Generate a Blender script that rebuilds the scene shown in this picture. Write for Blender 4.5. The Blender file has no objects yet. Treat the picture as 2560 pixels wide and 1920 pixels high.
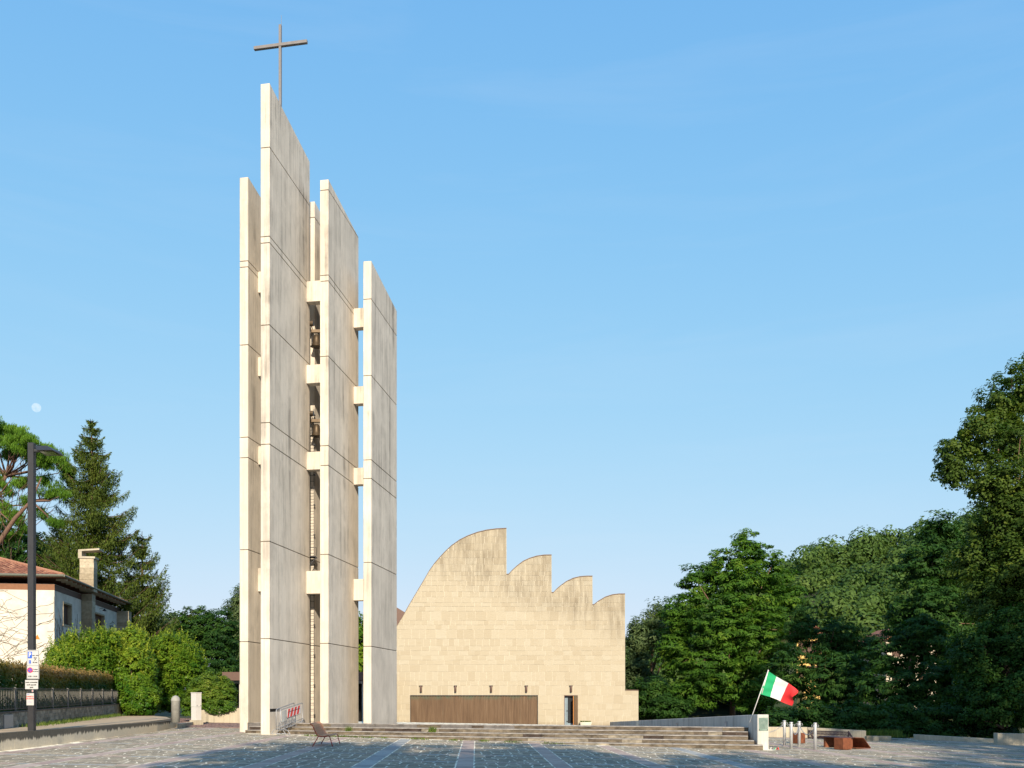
import bpy, bmesh, math, random
import numpy as np
from mathutils import Vector
R = math.radians
sc = bpy.context.scene
col = sc.collection
# ---------------------------------------------------------------- camera, light, exposure
F_PX, CX, HY = 2300.0, 1190.0, 1738.0           # focal length and vanishing point, in units of a 2560 wide picture
cam_d = bpy.data.cameras.new('camera'); cam = bpy.data.objects.new('camera', cam_d); col.objects.link(cam)
cam.location = (0, 0, 0); cam.rotation_euler = (R(90), 0, 0)
cam_d.sensor_width = 36; cam_d.lens = 36 * F_PX / 2560
cam_d.shift_x = (1280 - CX) / 2560; cam_d.shift_y = (HY - 960) / 2560
cam_d.clip_end = 9000; cam_d.clip_start = 0.1
sc.camera = cam
SUN_AZ, SUN_EL = 7.5, 26.0                       # degrees to the right of straight behind the camera; height
w = bpy.data.worlds.new('World'); sc.world = w; w.use_nodes = True
nt = w.node_tree; nt.nodes.clear()
sky = nt.nodes.new('ShaderNodeTexSky'); sky.sky_type = 'NISHITA'; sky.sun_disc = False
sky.sun_elevation = R(SUN_EL); sky.sun_rotation = R(180 - SUN_AZ)
sky.air_density = 1.0; sky.dust_density = 0.7; sky.ozone_density = 1.6; sky.altitude = 200
bg = nt.nodes.new('ShaderNodeBackground'); bg.inputs[1].default_value = 0.15
wo = nt.nodes.new('ShaderNodeOutputWorld')
sp = nt.nodes.new('ShaderNodeSeparateColor'); cb_ = nt.nodes.new('ShaderNodeCombineColor'); nt.links.new(sky.outputs[0], sp.inputs[0])
for i, (ga, gb) in enumerate(((.87, .194), (2.17, .622), (7.35, 2.02))):   # soft tone curve of the whole sky, as a camera renders it
    def mth(op, a, b):
        m = nt.nodes.new('ShaderNodeMath'); m.operation = op
        for sk, v in ((m.inputs[0], a), (m.inputs[1], b)):
            if isinstance(v, float): sk.default_value = v
            else: nt.links.new(v, sk)
        return m.outputs[0]
    nt.links.new(mth('DIVIDE', mth('MULTIPLY', sp.outputs[i], ga), mth('ADD', mth('MULTIPLY', sp.outputs[i], gb), 1.0)), cb_.inputs[i])
tc = nt.nodes.new('ShaderNodeTexCoord'); mpg = nt.nodes.new('ShaderNodeMapping'); mpg.inputs['Scale'].default_value = (1.1, 1.1, 9.0); mpg.inputs['Rotation'].default_value = (0, R(9), 0)
nz = nt.nodes.new('ShaderNodeTexNoise'); nz.inputs['Scale'].default_value = 2.2; nz.inputs['Detail'].default_value = 7; nz.inputs['Roughness'].default_value = .62; nz.inputs['Distortion'].default_value = .6
nt.links.new(tc.outputs['Generated'], mpg.inputs[0]); nt.links.new(mpg.outputs[0], nz.inputs['Vector'])
rp_ = nt.nodes.new('ShaderNodeMapRange'); rp_.inputs[1].default_value = .50; rp_.inputs[2].default_value = .80; rp_.inputs[3].default_value = 0; rp_.inputs[4].default_value = .07; nt.links.new(nz.outputs['Fac'], rp_.inputs[0])
mxc = nt.nodes.new('ShaderNodeMix'); mxc.data_type = 'RGBA'; nt.links.new(rp_.outputs[0], mxc.inputs[0]); nt.links.new(cb_.outputs[0], mxc.inputs[6]); mxc.inputs[7].default_value = (3.0, 3.2, 3.45, 1)   # faint high cirrus
nt.links.new(mxc.outputs[2], bg.inputs[0]); nt.links.new(bg.outputs[0], wo.inputs[0])
sd = bpy.data.lights.new('sun', 'SUN'); sd.energy = 3.9; sd.angle = R(0.5); sd.color = (1.0, 0.85, 0.65)
so = bpy.data.objects.new('sun', sd); col.objects.link(so)
sv = Vector((math.sin(R(SUN_AZ)) * math.cos(R(SUN_EL)), -math.cos(R(SUN_AZ)) * math.cos(R(SUN_EL)), math.sin(R(SUN_EL))))
so.rotation_euler = sv.to_track_quat('Z', 'Y').to_euler(); so.location = sv * 60
sc.view_settings.view_transform = 'Standard'; sc.view_settings.look = 'None'
sc.view_settings.exposure = 0.9; sc.view_settings.gamma = 1; sc.view_settings.use_curve_mapping = False

rnd = random.Random(7); rg = np.random.default_rng(11)
# ---------------------------------------------------------------- helpers
def W(px, py, Y): return ((px - CX) / F_PX * Y, Y, (HY - py) / F_PX * Y)
def X_(px, Y): return (px - CX) / F_PX * Y
def Z_(py, Y): return (HY - py) / F_PX * Y
def gz(x, y=0): return -1.9 - 0.017 * x
def empty(name, loc, label=None, cat=None, group=None):
    o = bpy.data.objects.new(name, None); col.objects.link(o); o.location = loc; o.empty_display_size = .3
    tag(o, label, cat, group); return o
def tag(o, label=None, cat=None, group=None, kind=None):
    if label: o['label'] = label
    if cat: o['category'] = cat
    if group: o['group'] = group
    if kind: o['kind'] = kind
    return o
def rootloc(p):
    v = Vector((0, 0, 0))
    while p is not None: v += Vector(p.location); p = p.parent
    return v
def obj(name, V, F, mat, parent=None, tint=None, smooth=False, loc=None, mi=None):
    V = np.asarray(V, dtype=np.float32).reshape(-1, 3)
    off = np.array(rootloc(parent), dtype=np.float32)
    if loc is not None: off = off + 0; L = np.array(loc, dtype=np.float32) - off; V = V - np.array(loc, dtype=np.float32)
    else: L = np.zeros(3); V = V - off
    me = bpy.data.meshes.new(name)
    if isinstance(F, np.ndarray):
        n, k = F.shape
        me.vertices.add(len(V)); me.vertices.foreach_set('co', V.ravel())
        me.loops.add(n * k); me.loops.foreach_set('vertex_index', F.astype(np.int32).ravel())
        me.polygons.add(n); me.polygons.foreach_set('loop_start', np.arange(0, n * k, k, dtype=np.int32))
        try: me.polygons.foreach_set('loop_total', np.full(n, k, dtype=np.int32))
        except Exception: pass
        me.update(calc_edges=True)
    else:
        me.from_pydata([tuple(map(float, v)) for v in V], [], F); me.update()
        bm = bmesh.new(); bm.from_mesh(me); bmesh.ops.recalc_face_normals(bm, faces=bm.faces); bm.to_mesh(me); bm.free()
    for m in (mat if isinstance(mat, (list, tuple)) else [mat]): me.materials.append(m)
    if mi is not None: me.polygons.foreach_set('material_index', np.asarray(mi, dtype=np.int32))
    if smooth: me.polygons.foreach_set('use_smooth', np.ones(len(me.polygons), dtype=bool))
    if tint is not None:
        a = me.attributes.new('tint', 'FLOAT', 'FACE'); a.data.foreach_set('value', np.asarray(tint, dtype=np.float32))
    o = bpy.data.objects.new(name, me); col.objects.link(o)
    if parent is not None: o.parent = parent
    o.location = Vector(L) if loc is not None else Vector((0, 0, 0))
    return o
class MB:                                         # collects shapes that become one mesh
    def __init__(s): s.V = []; s.F = []; s.T = []; s.M = []
    def add(s, V, F, t=.5, m=0):
        b = len(s.V); s.V += [tuple(v) for v in V]; s.F += [tuple(i + b for i in f) for f in F]; s.T += [t] * len(F); s.M += [m] * len(F); return s
    def hexa(s, P, t=.5, m=0):                    # 4 bottom points, 4 top points
        return s.add(P, [(0, 3, 2, 1), (4, 5, 6, 7), (0, 1, 5, 4), (1, 2, 6, 5), (2, 3, 7, 6), (3, 0, 4, 7)], t, m)
    def box(s, x0, x1, y0, y1, z0, z1, t=.5, m=0):
        return s.hexa([(x0, y0, z0), (x1, y0, z0), (x1, y1, z0), (x0, y1, z0), (x0, y0, z1), (x1, y0, z1), (x1, y1, z1), (x0, y1, z1)], t, m)
    def obox(s, o, u, v, ul, vl, z0, z1, t=.5, m=0, u0=0, v0=0):   # oriented box in plan
        P = [(o[0] + u[0] * a + v[0] * b, o[1] + u[1] * a + v[1] * b) for a, b in ((u0, v0), (ul, v0), (ul, vl), (u0, vl))]
        return s.hexa([(x, y, z0) for x, y in P] + [(x, y, z1) for x, y in P], t, m)
    def tube(s, pts, r, n=6, t=.5, m=0, cap=True):
        pts = [Vector(p) for p in pts]; rs = r if isinstance(r, (list, tuple)) else [r] * len(pts)
        V = []; up = None
        for i, p in enumerate(pts):
            d = (pts[min(i + 1, len(pts) - 1)] - pts[max(i - 1, 0)])
            d = d.normalized() if d.length > 1e-9 else Vector((0, 0, 1))
            if up is None: up = Vector((1, 0, 0)) if abs(d.x) < .8 else Vector((0, 1, 0))
            a = d.cross(up).normalized(); b = d.cross(a); up = b.cross(d) * -1 if False else up
            for k in range(n):
                th = 2 * math.pi * k / n; V.append(p + a * math.cos(th) * rs[i] + b * math.sin(th) * rs[i])
        F = [(i * n + k, i * n + (k + 1) % n, (i + 1) * n + (k + 1) % n, (i + 1) * n + k) for i in range(len(pts) - 1) for k in range(n)]
        if cap: F += [tuple(range(n)), tuple((len(pts) - 1) * n + k for k in range(n))[::-1]]
        return s.add(V, F, t, m)
    def lathe(s, prof, c, n=20, t=.5, m=0):
        V = [(c[0] + r * math.cos(2 * math.pi * k / n), c[1] + r * math.sin(2 * math.pi * k / n), c[2] + z) for r, z in prof for k in range(n)]
        F = [(i * n + k, i * n + (k + 1) % n, (i + 1) * n + (k + 1) % n, (i + 1) * n + k) for i in range(len(prof) - 1) for k in range(n)]
        F += [tuple(range(n)), tuple((len(prof) - 1) * n + k for k in range(n))]
        return s.add(V, F, t, m)
    def prism_y(s, P, y0, y1, t=.5, m=0):         # polygon in x,z pushed along y
        n = len(P); V = [(x, y0, z) for x, z in P] + [(x, y1, z) for x, z in P]
        F = [tuple(range(n)), tuple(range(2 * n - 1, n - 1, -1))] + [(i, (i + 1) % n, n + (i + 1) % n, n + i) for i in range(n)]
        return s.add(V, F, t, m)
    def build(s, name, mat, parent=None, smooth=False, loc=None):
        return obj(name, s.V, s.F, mat, parent, tint=s.T, smooth=smooth, loc=loc, mi=s.M if isinstance(mat, (list, tuple)) else None)
def bevel(o, wd=.01, seg=1):
    bm = bmesh.new(); bm.from_mesh(o.data)
    bmesh.ops.bevel(bm, geom=[e for e in bm.edges if e.calc_face_angle(0) > .5], offset=wd, segments=seg, affect='EDGES', profile=.6)
    bm.to_mesh(o.data); bm.free(); return o
# ---------------------------------------------------------------- materials
class NB:
    def __init__(s, name):
        s.m = bpy.data.materials.new(name); s.m.use_nodes = True; s.n = s.m.node_tree.nodes; s.l = s.m.node_tree.links
        s.b = s.n['Principled BSDF']; s.out = s.n['Material Output']; s.geo = s.n.new('ShaderNodeNewGeometry')
    def node(s, t, **k):
        n = s.n.new(t)
        for a, v in k.items(): setattr(n, a, v)
        return n
    def pos(s, scale=(1, 1, 1)):
        mp = s.node('ShaderNodeMapping'); mp.inputs['Scale'].default_value = scale
        s.l.new(s.geo.outputs['Position'], mp.inputs[0]); return mp.outputs[0]
    def noise(s, sc_=1, det=4, rough=.6, stretch=(1, 1, 1), dist=0):
        n = s.node('ShaderNodeTexNoise'); n.inputs['Scale'].default_value = sc_; n.inputs['Detail'].default_value = det
        n.inputs['Roughness'].default_value = rough; n.inputs['Distortion'].default_value = dist
        s.l.new(s.pos(stretch), n.inputs['Vector']); return n.outputs['Fac']
    def ramp(s, fac, stops):
        r = s.node('ShaderNodeValToRGB'); e = r.color_ramp.elements
        while len(e) < len(stops): e.new(.5)
        for i, (p, c) in enumerate(stops):
            e[i].position = p; e[i].color = (c if hasattr(c, '__len__') else (c, c, c))[:3] + (1,) if hasattr(c, '__len__') else (c, c, c, 1)
        s.l.new(fac, r.inputs[0]); return r.outputs[0]
    def mix(s, fac, a, b, mode='MIX'):
        m = s.node('ShaderNodeMix', data_type='RGBA', blend_type=mode)
        for sock, v in ((m.inputs[0], fac), (m.inputs[6], a), (m.inputs[7], b)):
            if isinstance(v, (int, float)): sock.default_value = v
            elif isinstance(v, tuple): sock.default_value = v + (1,) if len(v) == 3 else v
            else: s.l.new(v, sock)
        return m.outputs[2]
    def math(s, op, a, b=0.0, clamp=False):
        m = s.node('ShaderNodeMath', operation=op); m.use_clamp = clamp
        for sock, v in ((m.inputs[0], a), (m.inputs[1], b)):
            if isinstance(v, (int, float)): sock.default_value = v
            else: s.l.new(v, sock)
        return m.outputs[0]
    def attr(s, name='tint'):
        a = s.node('ShaderNodeAttribute'); a.attribute_name = name; return a.outputs['Fac']
    def axis(s, k):
        x = s.node('ShaderNodeSeparateXYZ'); s.l.new(s.geo.outputs['Position'], x.inputs[0]); return x.outputs[k]
    def bump(s, h, strength=.3, dist=.02):
        b = s.node('ShaderNodeBump'); b.inputs['Strength'].default_value = strength; b.inputs['Distance'].default_value = dist
        s.l.new(h, b.inputs['Height']); s.l.new(b.outputs[0], s.b.inputs['Normal'])
    def done(s, colr, rough=.8, spec=.3, metal=0):
        if isinstance(colr, tuple): s.b.inputs['Base Color'].default_value = colr + (1,)
        else: s.l.new(colr, s.b.inputs['Base Color'])
        s.b.inputs['Roughness'].default_value = rough; s.b.inputs['Specular IOR Level'].default_value = spec
        s.b.inputs['Metallic'].default_value = metal; return s.m
def plain(name, c, rough=.6, metal=0, var=.15, sc_=6, spec=.3, bmp=.1):
    k = NB(name); n = k.noise(sc_, 5); f = k.ramp(n, [(.3, 1 - var), (.7, 1 + var * .4)])
    cc = k.mix(1.0, c, f, 'MULTIPLY')
    if bmp: k.bump(n, bmp, .01)
    return k.done(cc, rough, spec, metal)
def concrete(name, c, dark, board=1.0, streak=.5, zlo=None, zhi=None, top=None):
    k = NB(name)
    fine = k.noise(1.0, 3, .6, (14, 14, .12)); brd = k.noise(1.0, 1, .5, (8, 8, .03)); blot = k.noise(.55, 6, .6)
    st = k.noise(1.0, 5, .65, (2.6, 2.6, .11), .3); spk = k.noise(9, 3, .7)
    cc = k.mix(k.ramp(fine, [(.3, 0), (.7, 1)]), tuple(x * .80 for x in c), tuple(min(1, x * 1.06) for x in c))
    mott = k.noise(1.6, 7, .72, (1, 1, .45)); cc = k.mix(k.math('MULTIPLY', k.ramp(blot, [(.42, 0), (.62, 1)]), .5), cc, tuple(x * .74 for x in c))
    cc = k.mix(k.math('MULTIPLY', k.ramp(mott, [(.48, 0), (.66, 1)]), .55), cc, tuple(x * .60 for x in c))
    s_ = k.math('MULTIPLY', k.ramp(st, [(.5, 0), (.68, 1)]), k.ramp(blot, [(.38, 0), (.6, 1)]))
    if zlo is not None:
        zz = k.math('MULTIPLY', k.math('SUBTRACT', k.axis(2), zlo), 1 / (zhi - zlo), True)
        s_ = k.math('MULTIPLY', s_, k.math('ADD', zz, .22, True))
    cc = k.mix(k.math('MULTIPLY', s_, streak), cc, dark)
    cc = k.mix(k.ramp(spk, [(.70, 0), (.78, .5)]), cc, tuple(x * .5 for x in c))
    cc = k.mix(k.math('MULTIPLY', k.attr(), .16), cc, tuple(x * .5 for x in c))
    k.bump(k.math('ADD', k.math('MULTIPLY', brd, .6), k.math('MULTIPLY', fine, .7)), .55 * board, .02)
    return k.done(cc, .88, .2)
def tinted(name, stops, rough=.8, sc_=8, var=.25, spec=.25, bmp=.3, stretch=(1, 1, 1), metal=0):
    k = NB(name); c = k.ramp(k.attr(), stops); n = k.noise(sc_, 5, .6, stretch)
    c = k.mix(1.0, c, k.ramp(n, [(.25, 1 - var), (.75, 1 + var * .3)]), 'MULTIPLY')
    if bmp: k.bump(n, bmp, .01)
    return k.done(c, rough, spec, metal)
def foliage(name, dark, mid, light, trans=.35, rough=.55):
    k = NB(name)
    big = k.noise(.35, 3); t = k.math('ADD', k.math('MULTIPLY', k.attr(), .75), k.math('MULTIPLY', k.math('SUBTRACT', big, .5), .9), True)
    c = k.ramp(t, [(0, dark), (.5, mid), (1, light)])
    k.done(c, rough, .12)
    tr = k.node('ShaderNodeBsdfTranslucent'); k.l.new(k.mix(1.0, c, (1.3, 1.5, .5), 'MULTIPLY'), tr.inputs[0])
    mx = k.node('ShaderNodeMixShader'); mx.inputs[0].default_value = trans
    k.l.new(k.b.outputs[0], mx.inputs[1]); k.l.new(tr.outputs[0], mx.inputs[2]); k.l.new(mx.outputs[0], k.out.inputs[0])
    return k.m

M = {}
M['fin'] = concrete('board_marked_concrete', (.685, .625, .54), (.15, .135, .118), 1.4, .85, 2, 17)
M['core'] = plain('joint_concrete', (.20, .165, .125), .95)
M['wallc'] = concrete('weathered_concrete', (.60, .59, .55), (.10, .10, .10), 1.0, .7)
M['retain'] = None
M['metal_cross'] = plain('galvanised_steel', (.21, .20, .20), .6, .2)
M['steel'] = plain('bollard_steel', (.50, .51, .52), .45, .4, .08)
M['galv'] = plain('galvanised_tube', (.36, .37, .39), .5, .5, .1)
M['dark_metal'] = plain('dark_metal', (.035, .037, .043), .45, .2)
M['black'] = plain('shade_black', (.012, .011, .010), .9, 0, .1)  # near-black put in for the shade of unlit depths
M['bronze'] = plain('bell_bronze', (.10, .075, .05), .45, .6)
M['corten'] = None
M['white_paint'] = plain('white_painted_sheet', (.58, .57, .55), .5, 0, .05)
M['sign_white'] = plain('sign_white', (.46, .47, .47), .45, 0, .04)
M['sign_blue'] = plain('sign_blue', (.02, .10, .50), .45, 0, .04)
M['sign_red'] = plain('sign_red', (.62, .02, .02), .45, 0, .04)
M['ink'] = plain('black_print', (.02, .02, .02), .6, 0, 0)
M['fabric_green'] = plain('flag_green', (.01, .30, .12), .75, 0, .05)
M['fabric_white'] = plain('flag_white', (.60, .59, .60), .75, 0, .05)
M['fabric_red'] = plain('flag_red', (.66, .03, .035), .75, 0, .05)
M['bench_red'] = plain('red_painted_steel', (.34, .02, .028), .45, .1)
M['bench_wood'] = tinted('bench_wood', [(0, (.62, .26, .13)), (1, (.74, .36, .19))], .65, 5, .25, .3, .2, (1, 1, 6))
M['iron'] = plain('purple_brown_iron', (.06, .035, .04), .5, .3)
M['brown_sheet'] = plain('brown_sheet_metal', (.13, .082, .068), .5, .2, .1)
M['glass_dark'] = plain('dark_glass', (.02, .024, .028), .12, 0, 0, spec=.6, bmp=0)
M['blue_frame'] = plain('grey_blue_frame', (.20, .27, .33), .5)
M['orange_edge'] = plain('orange_edge', (.55, .20, .03), .5)
M['bark'] = plain('bark', (.16, .10, .07), .95, 0, .4, 12, bmp=.6)
M['pine_bark'] = plain('pine_bark', (.17, .105, .075), .95, 0, .4, 12, bmp=.6)
k = NB('corten_steel'); n1 = k.noise(6, 6, .7); cc = k.ramp(n1, [(.3, (.10, .035, .018)), (.6, (.22, .075, .035)), (.8, (.30, .12, .06))]); k.bump(n1, .2, .01); M['corten'] = k.done(cc, .7, .3, .2)
# retaining wall: black water stains hanging from its top, ragged below
k = NB('stained_retaining_concrete'); dz = k.axis(2)
st = k.noise(1.0, 7, .78, (5, 5, .25)); brd = k.noise(1.0, 2, .5, (9, 9, .02)); fn = k.noise(12, 5)
edge = k.math('ADD', k.math('MULTIPLY', k.math('ADD', dz, 1.46), 2.6), k.math('MULTIPLY', k.math('SUBTRACT', st, .5), 1.5))
msk = k.ramp(edge, [(.20, 0), (.34, 1)])
cc = k.mix(k.ramp(fn, [(.3, 0), (.7, 1)]), (.60, .51, .38), (.70, .60, .45))
cc = k.mix(k.math('MULTIPLY', msk, .92), cc, k.mix(fn, (.035, .033, .028), (.12, .11, .09)))
k.bump(brd, .5, .02); M['retain'] = k.done(cc, .92, .2)
# facade stone
k = NB('sandstone_cladding')
c0 = k.ramp(k.attr(), [(0, (.375, .33, .248)), (.3, (.395, .352, .268)), (.6, (.408, .366, .282)), (1, (.42, .384, .303))])
fn = k.noise(2.2, 6, .65, (1, 1, 2.5)); grain = k.noise(30, 4, .7)
c0 = k.mix(k.math('MULTIPLY', k.ramp(fn, [(.35, 0), (.75, 1)]), .30), c0, (.36, .30, .20))
xx = k.axis(0); zz = k.axis(2)
# height of the stained band falls to the right like the roof
band = k.math('SUBTRACT', zz, k.math('ADD', 8.0, k.math('MULTIPLY', xx, -.36)))
band = k.math('MULTIPLY', band, .55, True)
stn = k.noise(1.0, 6, .7, (2.2, 2.2, .35), .4); stn2 = k.noise(.45, 3, .6)
sm = k.math('MULTIPLY', k.math('MULTIPLY', k.ramp(stn, [(.36, 0), (.62, 1)]), k.ramp(stn2, [(.3, .35), (.6, 1)])), band)
c0 = k.mix(k.math('MULTIPLY', sm, .78), c0, (.17, .14, .10))
base = k.math('MULTIPLY', k.math('SUBTRACT', k.math('MULTIPLY', xx, -.011), k.math('ADD', zz, 2.05)), 3.2, True)
c0 = k.mix(k.math('MULTIPLY', k.math('MULTIPLY', base, stn), .9), c0, (.20, .15, .10))
c0 = k.mix(k.ramp(k.noise(.8, 5, .7, (1, 1, 3)), [(.62, 0), (.72, .3)]), c0, (.30, .235, .15))
k.bump(grain, .15, .01); M['sandstone'] = k.done(c0, .9, .15)
M['mortar'] = plain('pale_mortar', (.60, .565, .475), .95, 0, .35, 2.2)
M['paver'] = tinted('slate_crazy_paving', [(0, (.24, .215, .17)), (.5, (.32, .285, .22)), (.85, (.39, .345, .265)), (1, (.45, .38, .29))], .85, 7, .4, .2, .5)
M['strip_pink'] = tinted('porphyry_strip', [(0, (.36, .27, .235)), (1, (.48, .385, .335))], .85, 5, .3)
M['strip_grey'] = tinted('grey_strip', [(0, (.27, .28, .28)), (1, (.40, .41, .40))], .85, 5, .3)
k = NB('light_paving_joint'); n1 = k.noise(2.6, 4, .6); M['joint'] = k.done(k.ramp(n1, [(.42, (.30, .275, .22)), (.50, (.85, .79, .64))]), .95, .2)
M['step'] = tinted('step_stone', [(0, (.07, .052, .045)), (.4, (.17, .14, .105)), (.8, (.25, .215, .16)), (1, (.42, .38, .31))], .9, 3.2, .8, .15, .4, (1, 1, 2))
M['tread'] = plain('step_tread_slab', (.15, .14, .135), .9, 0, .5, 3)
M['lit_nosing'] = plain('sunlit_step_nosing', (.33, .31, .29), .9, 0, .5, 3)  # lit tread edges put into the colour, paler than the risers
M['asphalt'] = plain('pale_path_asphalt', (.46, .36, .245), .95, 0, .3, 1.5, bmp=.3)
M['ground'] = plain('earth_and_grass', (.05, .06, .025), .95, 0, .5, .8)
M['plaster'] = plain('white_plaster', (.62, .595, .535), .9, 0, .22, 1.3)
M['stone_block'] = tinted('chimney_stone', [(0, (.32, .27, .19)), (1, (.50, .44, .33))], .9, 6, .35)
M['block'] = tinted('split_block', [(0, (.20, .19, .16)), (1, (.36, .34, .29))], .95, 5, .45, .15, .8)
M['cap'] = plain('wall_coping', (.13, .11, .09), .95, 0, .4)
M['rooftile'] = tinted('roof_tile', [(0, (.17, .075, .05)), (.6, (.30, .13, .085)), (1, (.42, .22, .14))], .9, 8, .4)
M['shutter'] = plain('brown_shutter', (.10, .055, .04), .6)
M['gutter'] = plain('green_grey_gutter', (.14, .15, .12), .5, .3)
M['brickred'] = tinted('brick_paving', [(0, (.14, .12, .115)), (.5, (.24, .15, .13)), (1, (.30, .20, .17))], .9, 6, .3)
M['vine'] = plain('dry_vine', (.11, .085, .06), .9, 0, .2)
M['bollard'] = plain('bollard_concrete', (.30, .30, .28), .7, 0, .2)
k = NB('corrugated_copper'); n1 = k.noise(1.0, 5, .6, (5, 5, .5)); n2 = k.noise(1.2, 4)
cc = k.ramp(n1, [(.25, (.105, .066, .042)), (.55, (.17, .112, .070)), (.8, (.23, .165, .11))])
gr = k.math('MULTIPLY', k.math('MULTIPLY', k.math('ADD', k.axis(2), .45), 3.0, True), k.ramp(n2, [(.4, 0), (.6, .8)]))
cc = k.mix(gr, cc, (.09, .14, .10)); cc = k.mix(k.ramp(k.noise(1.0, 5, .7, (7, 7, .25)), [(.62, 0), (.74, .45)]), cc, (.30, .27, .20))
M['copper'] = k.done(cc, .65, .3, .2)
M['lf_robinia'] = foliage('robinia_leaves', (0.025, 0.075, 0.01), (0.075, 0.165, 0.018), (0.19, 0.27, 0.03))
M['lf_dark'] = foliage('dark_leaves', (.016, .050, .012), (.040, .100, .018), (.12, .19, .03))
M['lf_poplar'] = foliage('poplar_leaves', (.025, .060, .012), (.080, .130, .022), (.20, .23, .035))
M['lf_willow'] = foliage('willow_leaves', (0.045, 0.08, 0.035), (0.11, 0.16, 0.06), (0.22, 0.26, 0.12))
M['lf_hill'] = foliage('hill_leaves', (.036, .078, .016), (.075, .130, .028), (.14, .19, .045), .2)
M['lf_laurel'] = foliage('laurel_leaves', (.030, .105, .010), (.15, .24, .020), (.38, .40, .05), .3, .35)
M['lf_photinia'] = foliage('photinia_leaves', (0.03, 0.085, 0.014), (0.2, 0.17, 0.035), (0.44, 0.27, 0.13), .3, .4)
M['lf_bush'] = foliage('bush_leaves', (0.04, 0.11, 0.012), (0.12, 0.19, 0.022), (0.3, 0.3, 0.06), .3, .4)
M['lf_spruce'] = foliage('spruce_needles', (.030, .060, .010), (.078, .115, .018), (.17, .19, .035), .15)
M['lf_pine'] = foliage('pine_needles', (0.045, 0.12, 0.012), (0.11, 0.22, 0.02), (0.2, 0.33, 0.045), .25)
M['grass'] = foliage('weeds', (.05, .08, .02), (.10, .16, .03), (.25, .26, .08), .3)
# ---------------------------------------------------------------- foliage builders
def rand_dirs(n):
    d = rg.normal(size=(n, 3)); return d / np.linalg.norm(d, axis=1, keepdims=True)
def cards(P, N, L, Wd, T):                        # leaf shaped quads at P, facing N
    n = len(P); r = rand_dirs(n); a = np.cross(N, r); a /= np.linalg.norm(a, axis=1, keepdims=True) + 1e-9
    b = np.cross(N, a); L = (L * rg.uniform(.6, 1.3, n))[:, None]; Wd = (Wd * rg.uniform(.7, 1.2, n))[:, None]
    V = np.stack([P - a * L, P + b * Wd + N * Wd * .3, P + a * L, P - b * Wd + N * Wd * .3], 1).reshape(-1, 3)
    return V, np.arange(4 * n, dtype=np.int32).reshape(-1, 4), T
def cards_dir(P, A, L, Wd):                      # narrow leaf quads pointing along A
    n = len(P); A = A / (np.linalg.norm(A, axis=1, keepdims=True) + 1e-9); b = np.cross(A, rand_dirs(n)); b /= np.linalg.norm(b, axis=1, keepdims=True) + 1e-9
    L = (L * rg.uniform(.6, 1.35, n))[:, None]; Wd = (Wd * rg.uniform(.7, 1.2, n))[:, None]
    return np.stack([P, P + A * L + b * Wd, P + A * L * 2, P + A * L - b * Wd], 1).reshape(-1, 3), np.arange(4 * n, dtype=np.int32).reshape(-1, 4)
def crown_pts(blobs, n_cl, per, cr, flat=.6, shell=(.45, 1.0), outw=.6, up=.7):
    B = np.array(blobs, dtype=float); wgt = B[:, 3] * B[:, 5]; wgt = wgt / wgt.sum()
    idx = rg.choice(len(B), n_cl, p=wgt); d = rand_dirs(n_cl); rad = rg.uniform(shell[0], shell[1], n_cl)[:, None]
    C = B[idx, :3] + d * rad * B[idx, 3:6]
    ct = rg.uniform(0, 1, n_cl); crs = cr * rg.uniform(.55, 1.35, n_cl)
    dd = rand_dirs(n_cl * per); rr = rg.uniform(0.15, 1, n_cl * per)[:, None] ** .5
    P = np.repeat(C, per, 0) + dd * rr * np.repeat(crs, per)[:, None] * np.array([1, 1, flat])
    N = dd * .6 + np.repeat(d, per, 0) * outw + np.array([0, 0, up]) + rand_dirs(len(P)) * .55
    N /= np.linalg.norm(N, axis=1, keepdims=True)
    T = np.clip(np.repeat(ct ** 1.3, per) * .62 + rg.uniform(0, .38, len(P)), 0, 1)
    return P, N, T, C
def pb(px, py, rx, ry, Y, depth=None):            # a crown blob sized where it stands
    s = Y / F_PX; return ((px - CX) * s, Y, (HY - py) * s, rx * s, (depth if depth else rx * s), ry * s)
def tree(name, label, cat, base, blobs, mat, n_cl, per, cr, leaf, bark='bark', tr=.25, group=None, limbs=9, zmin=None, **kw):
    root = empty(name, base, label, cat, group)
    P, N, T, C = crown_pts(blobs, n_cl, per, cr, **kw)
    if zmin is not None:
        kmask = P[:, 2] > zmin; P, N, T = P[kmask], N[kmask], T[kmask]
    V, F, T = cards(P, N, leaf[0], leaf[1], T)
    obj('crown', V, F, mat, root, tint=T)
    t = MB(); top = max(b[2] for b in blobs); cxm = np.mean([b[0] for b in blobs]); cym = np.mean([b[1] for b in blobs])
    h = top - base[2]; mid = Vector((base[0] * .5 + cxm * .5, base[1] * .5 + cym * .5, base[2] + h * .5))
    t.tube([base, (base[0] + .1, base[1], base[2] + h * .25), mid, (cxm, cym, base[2] + h * .85)], [tr, tr * .8, tr * .55, tr * .15], 8)
    for i in range(limbs):
        c = C[int(rg.integers(len(C)))]; f = rg.uniform(.2, .7); s = Vector(base).lerp(Vector((cxm, cym, top)), f * .8)
        e = Vector(c); m_ = s.lerp(e, .5) + Vector((0, 0, .08 * (e - s).length))
        t.tube([s, m_, e], [tr * .4, tr * .25, tr * .06], 5)
    t.build('trunk', M[bark], root, True)
    return root
def leafbox(x0, x1, y0, y1, z0, z1, n, leaf, mat, name, parent, topt=0.0, zf=None):
    P = np.stack([rg.uniform(x0, x1, n), rg.uniform(y0, y1, n), rg.uniform(z0, z1, n)], 1)
    return P
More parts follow.
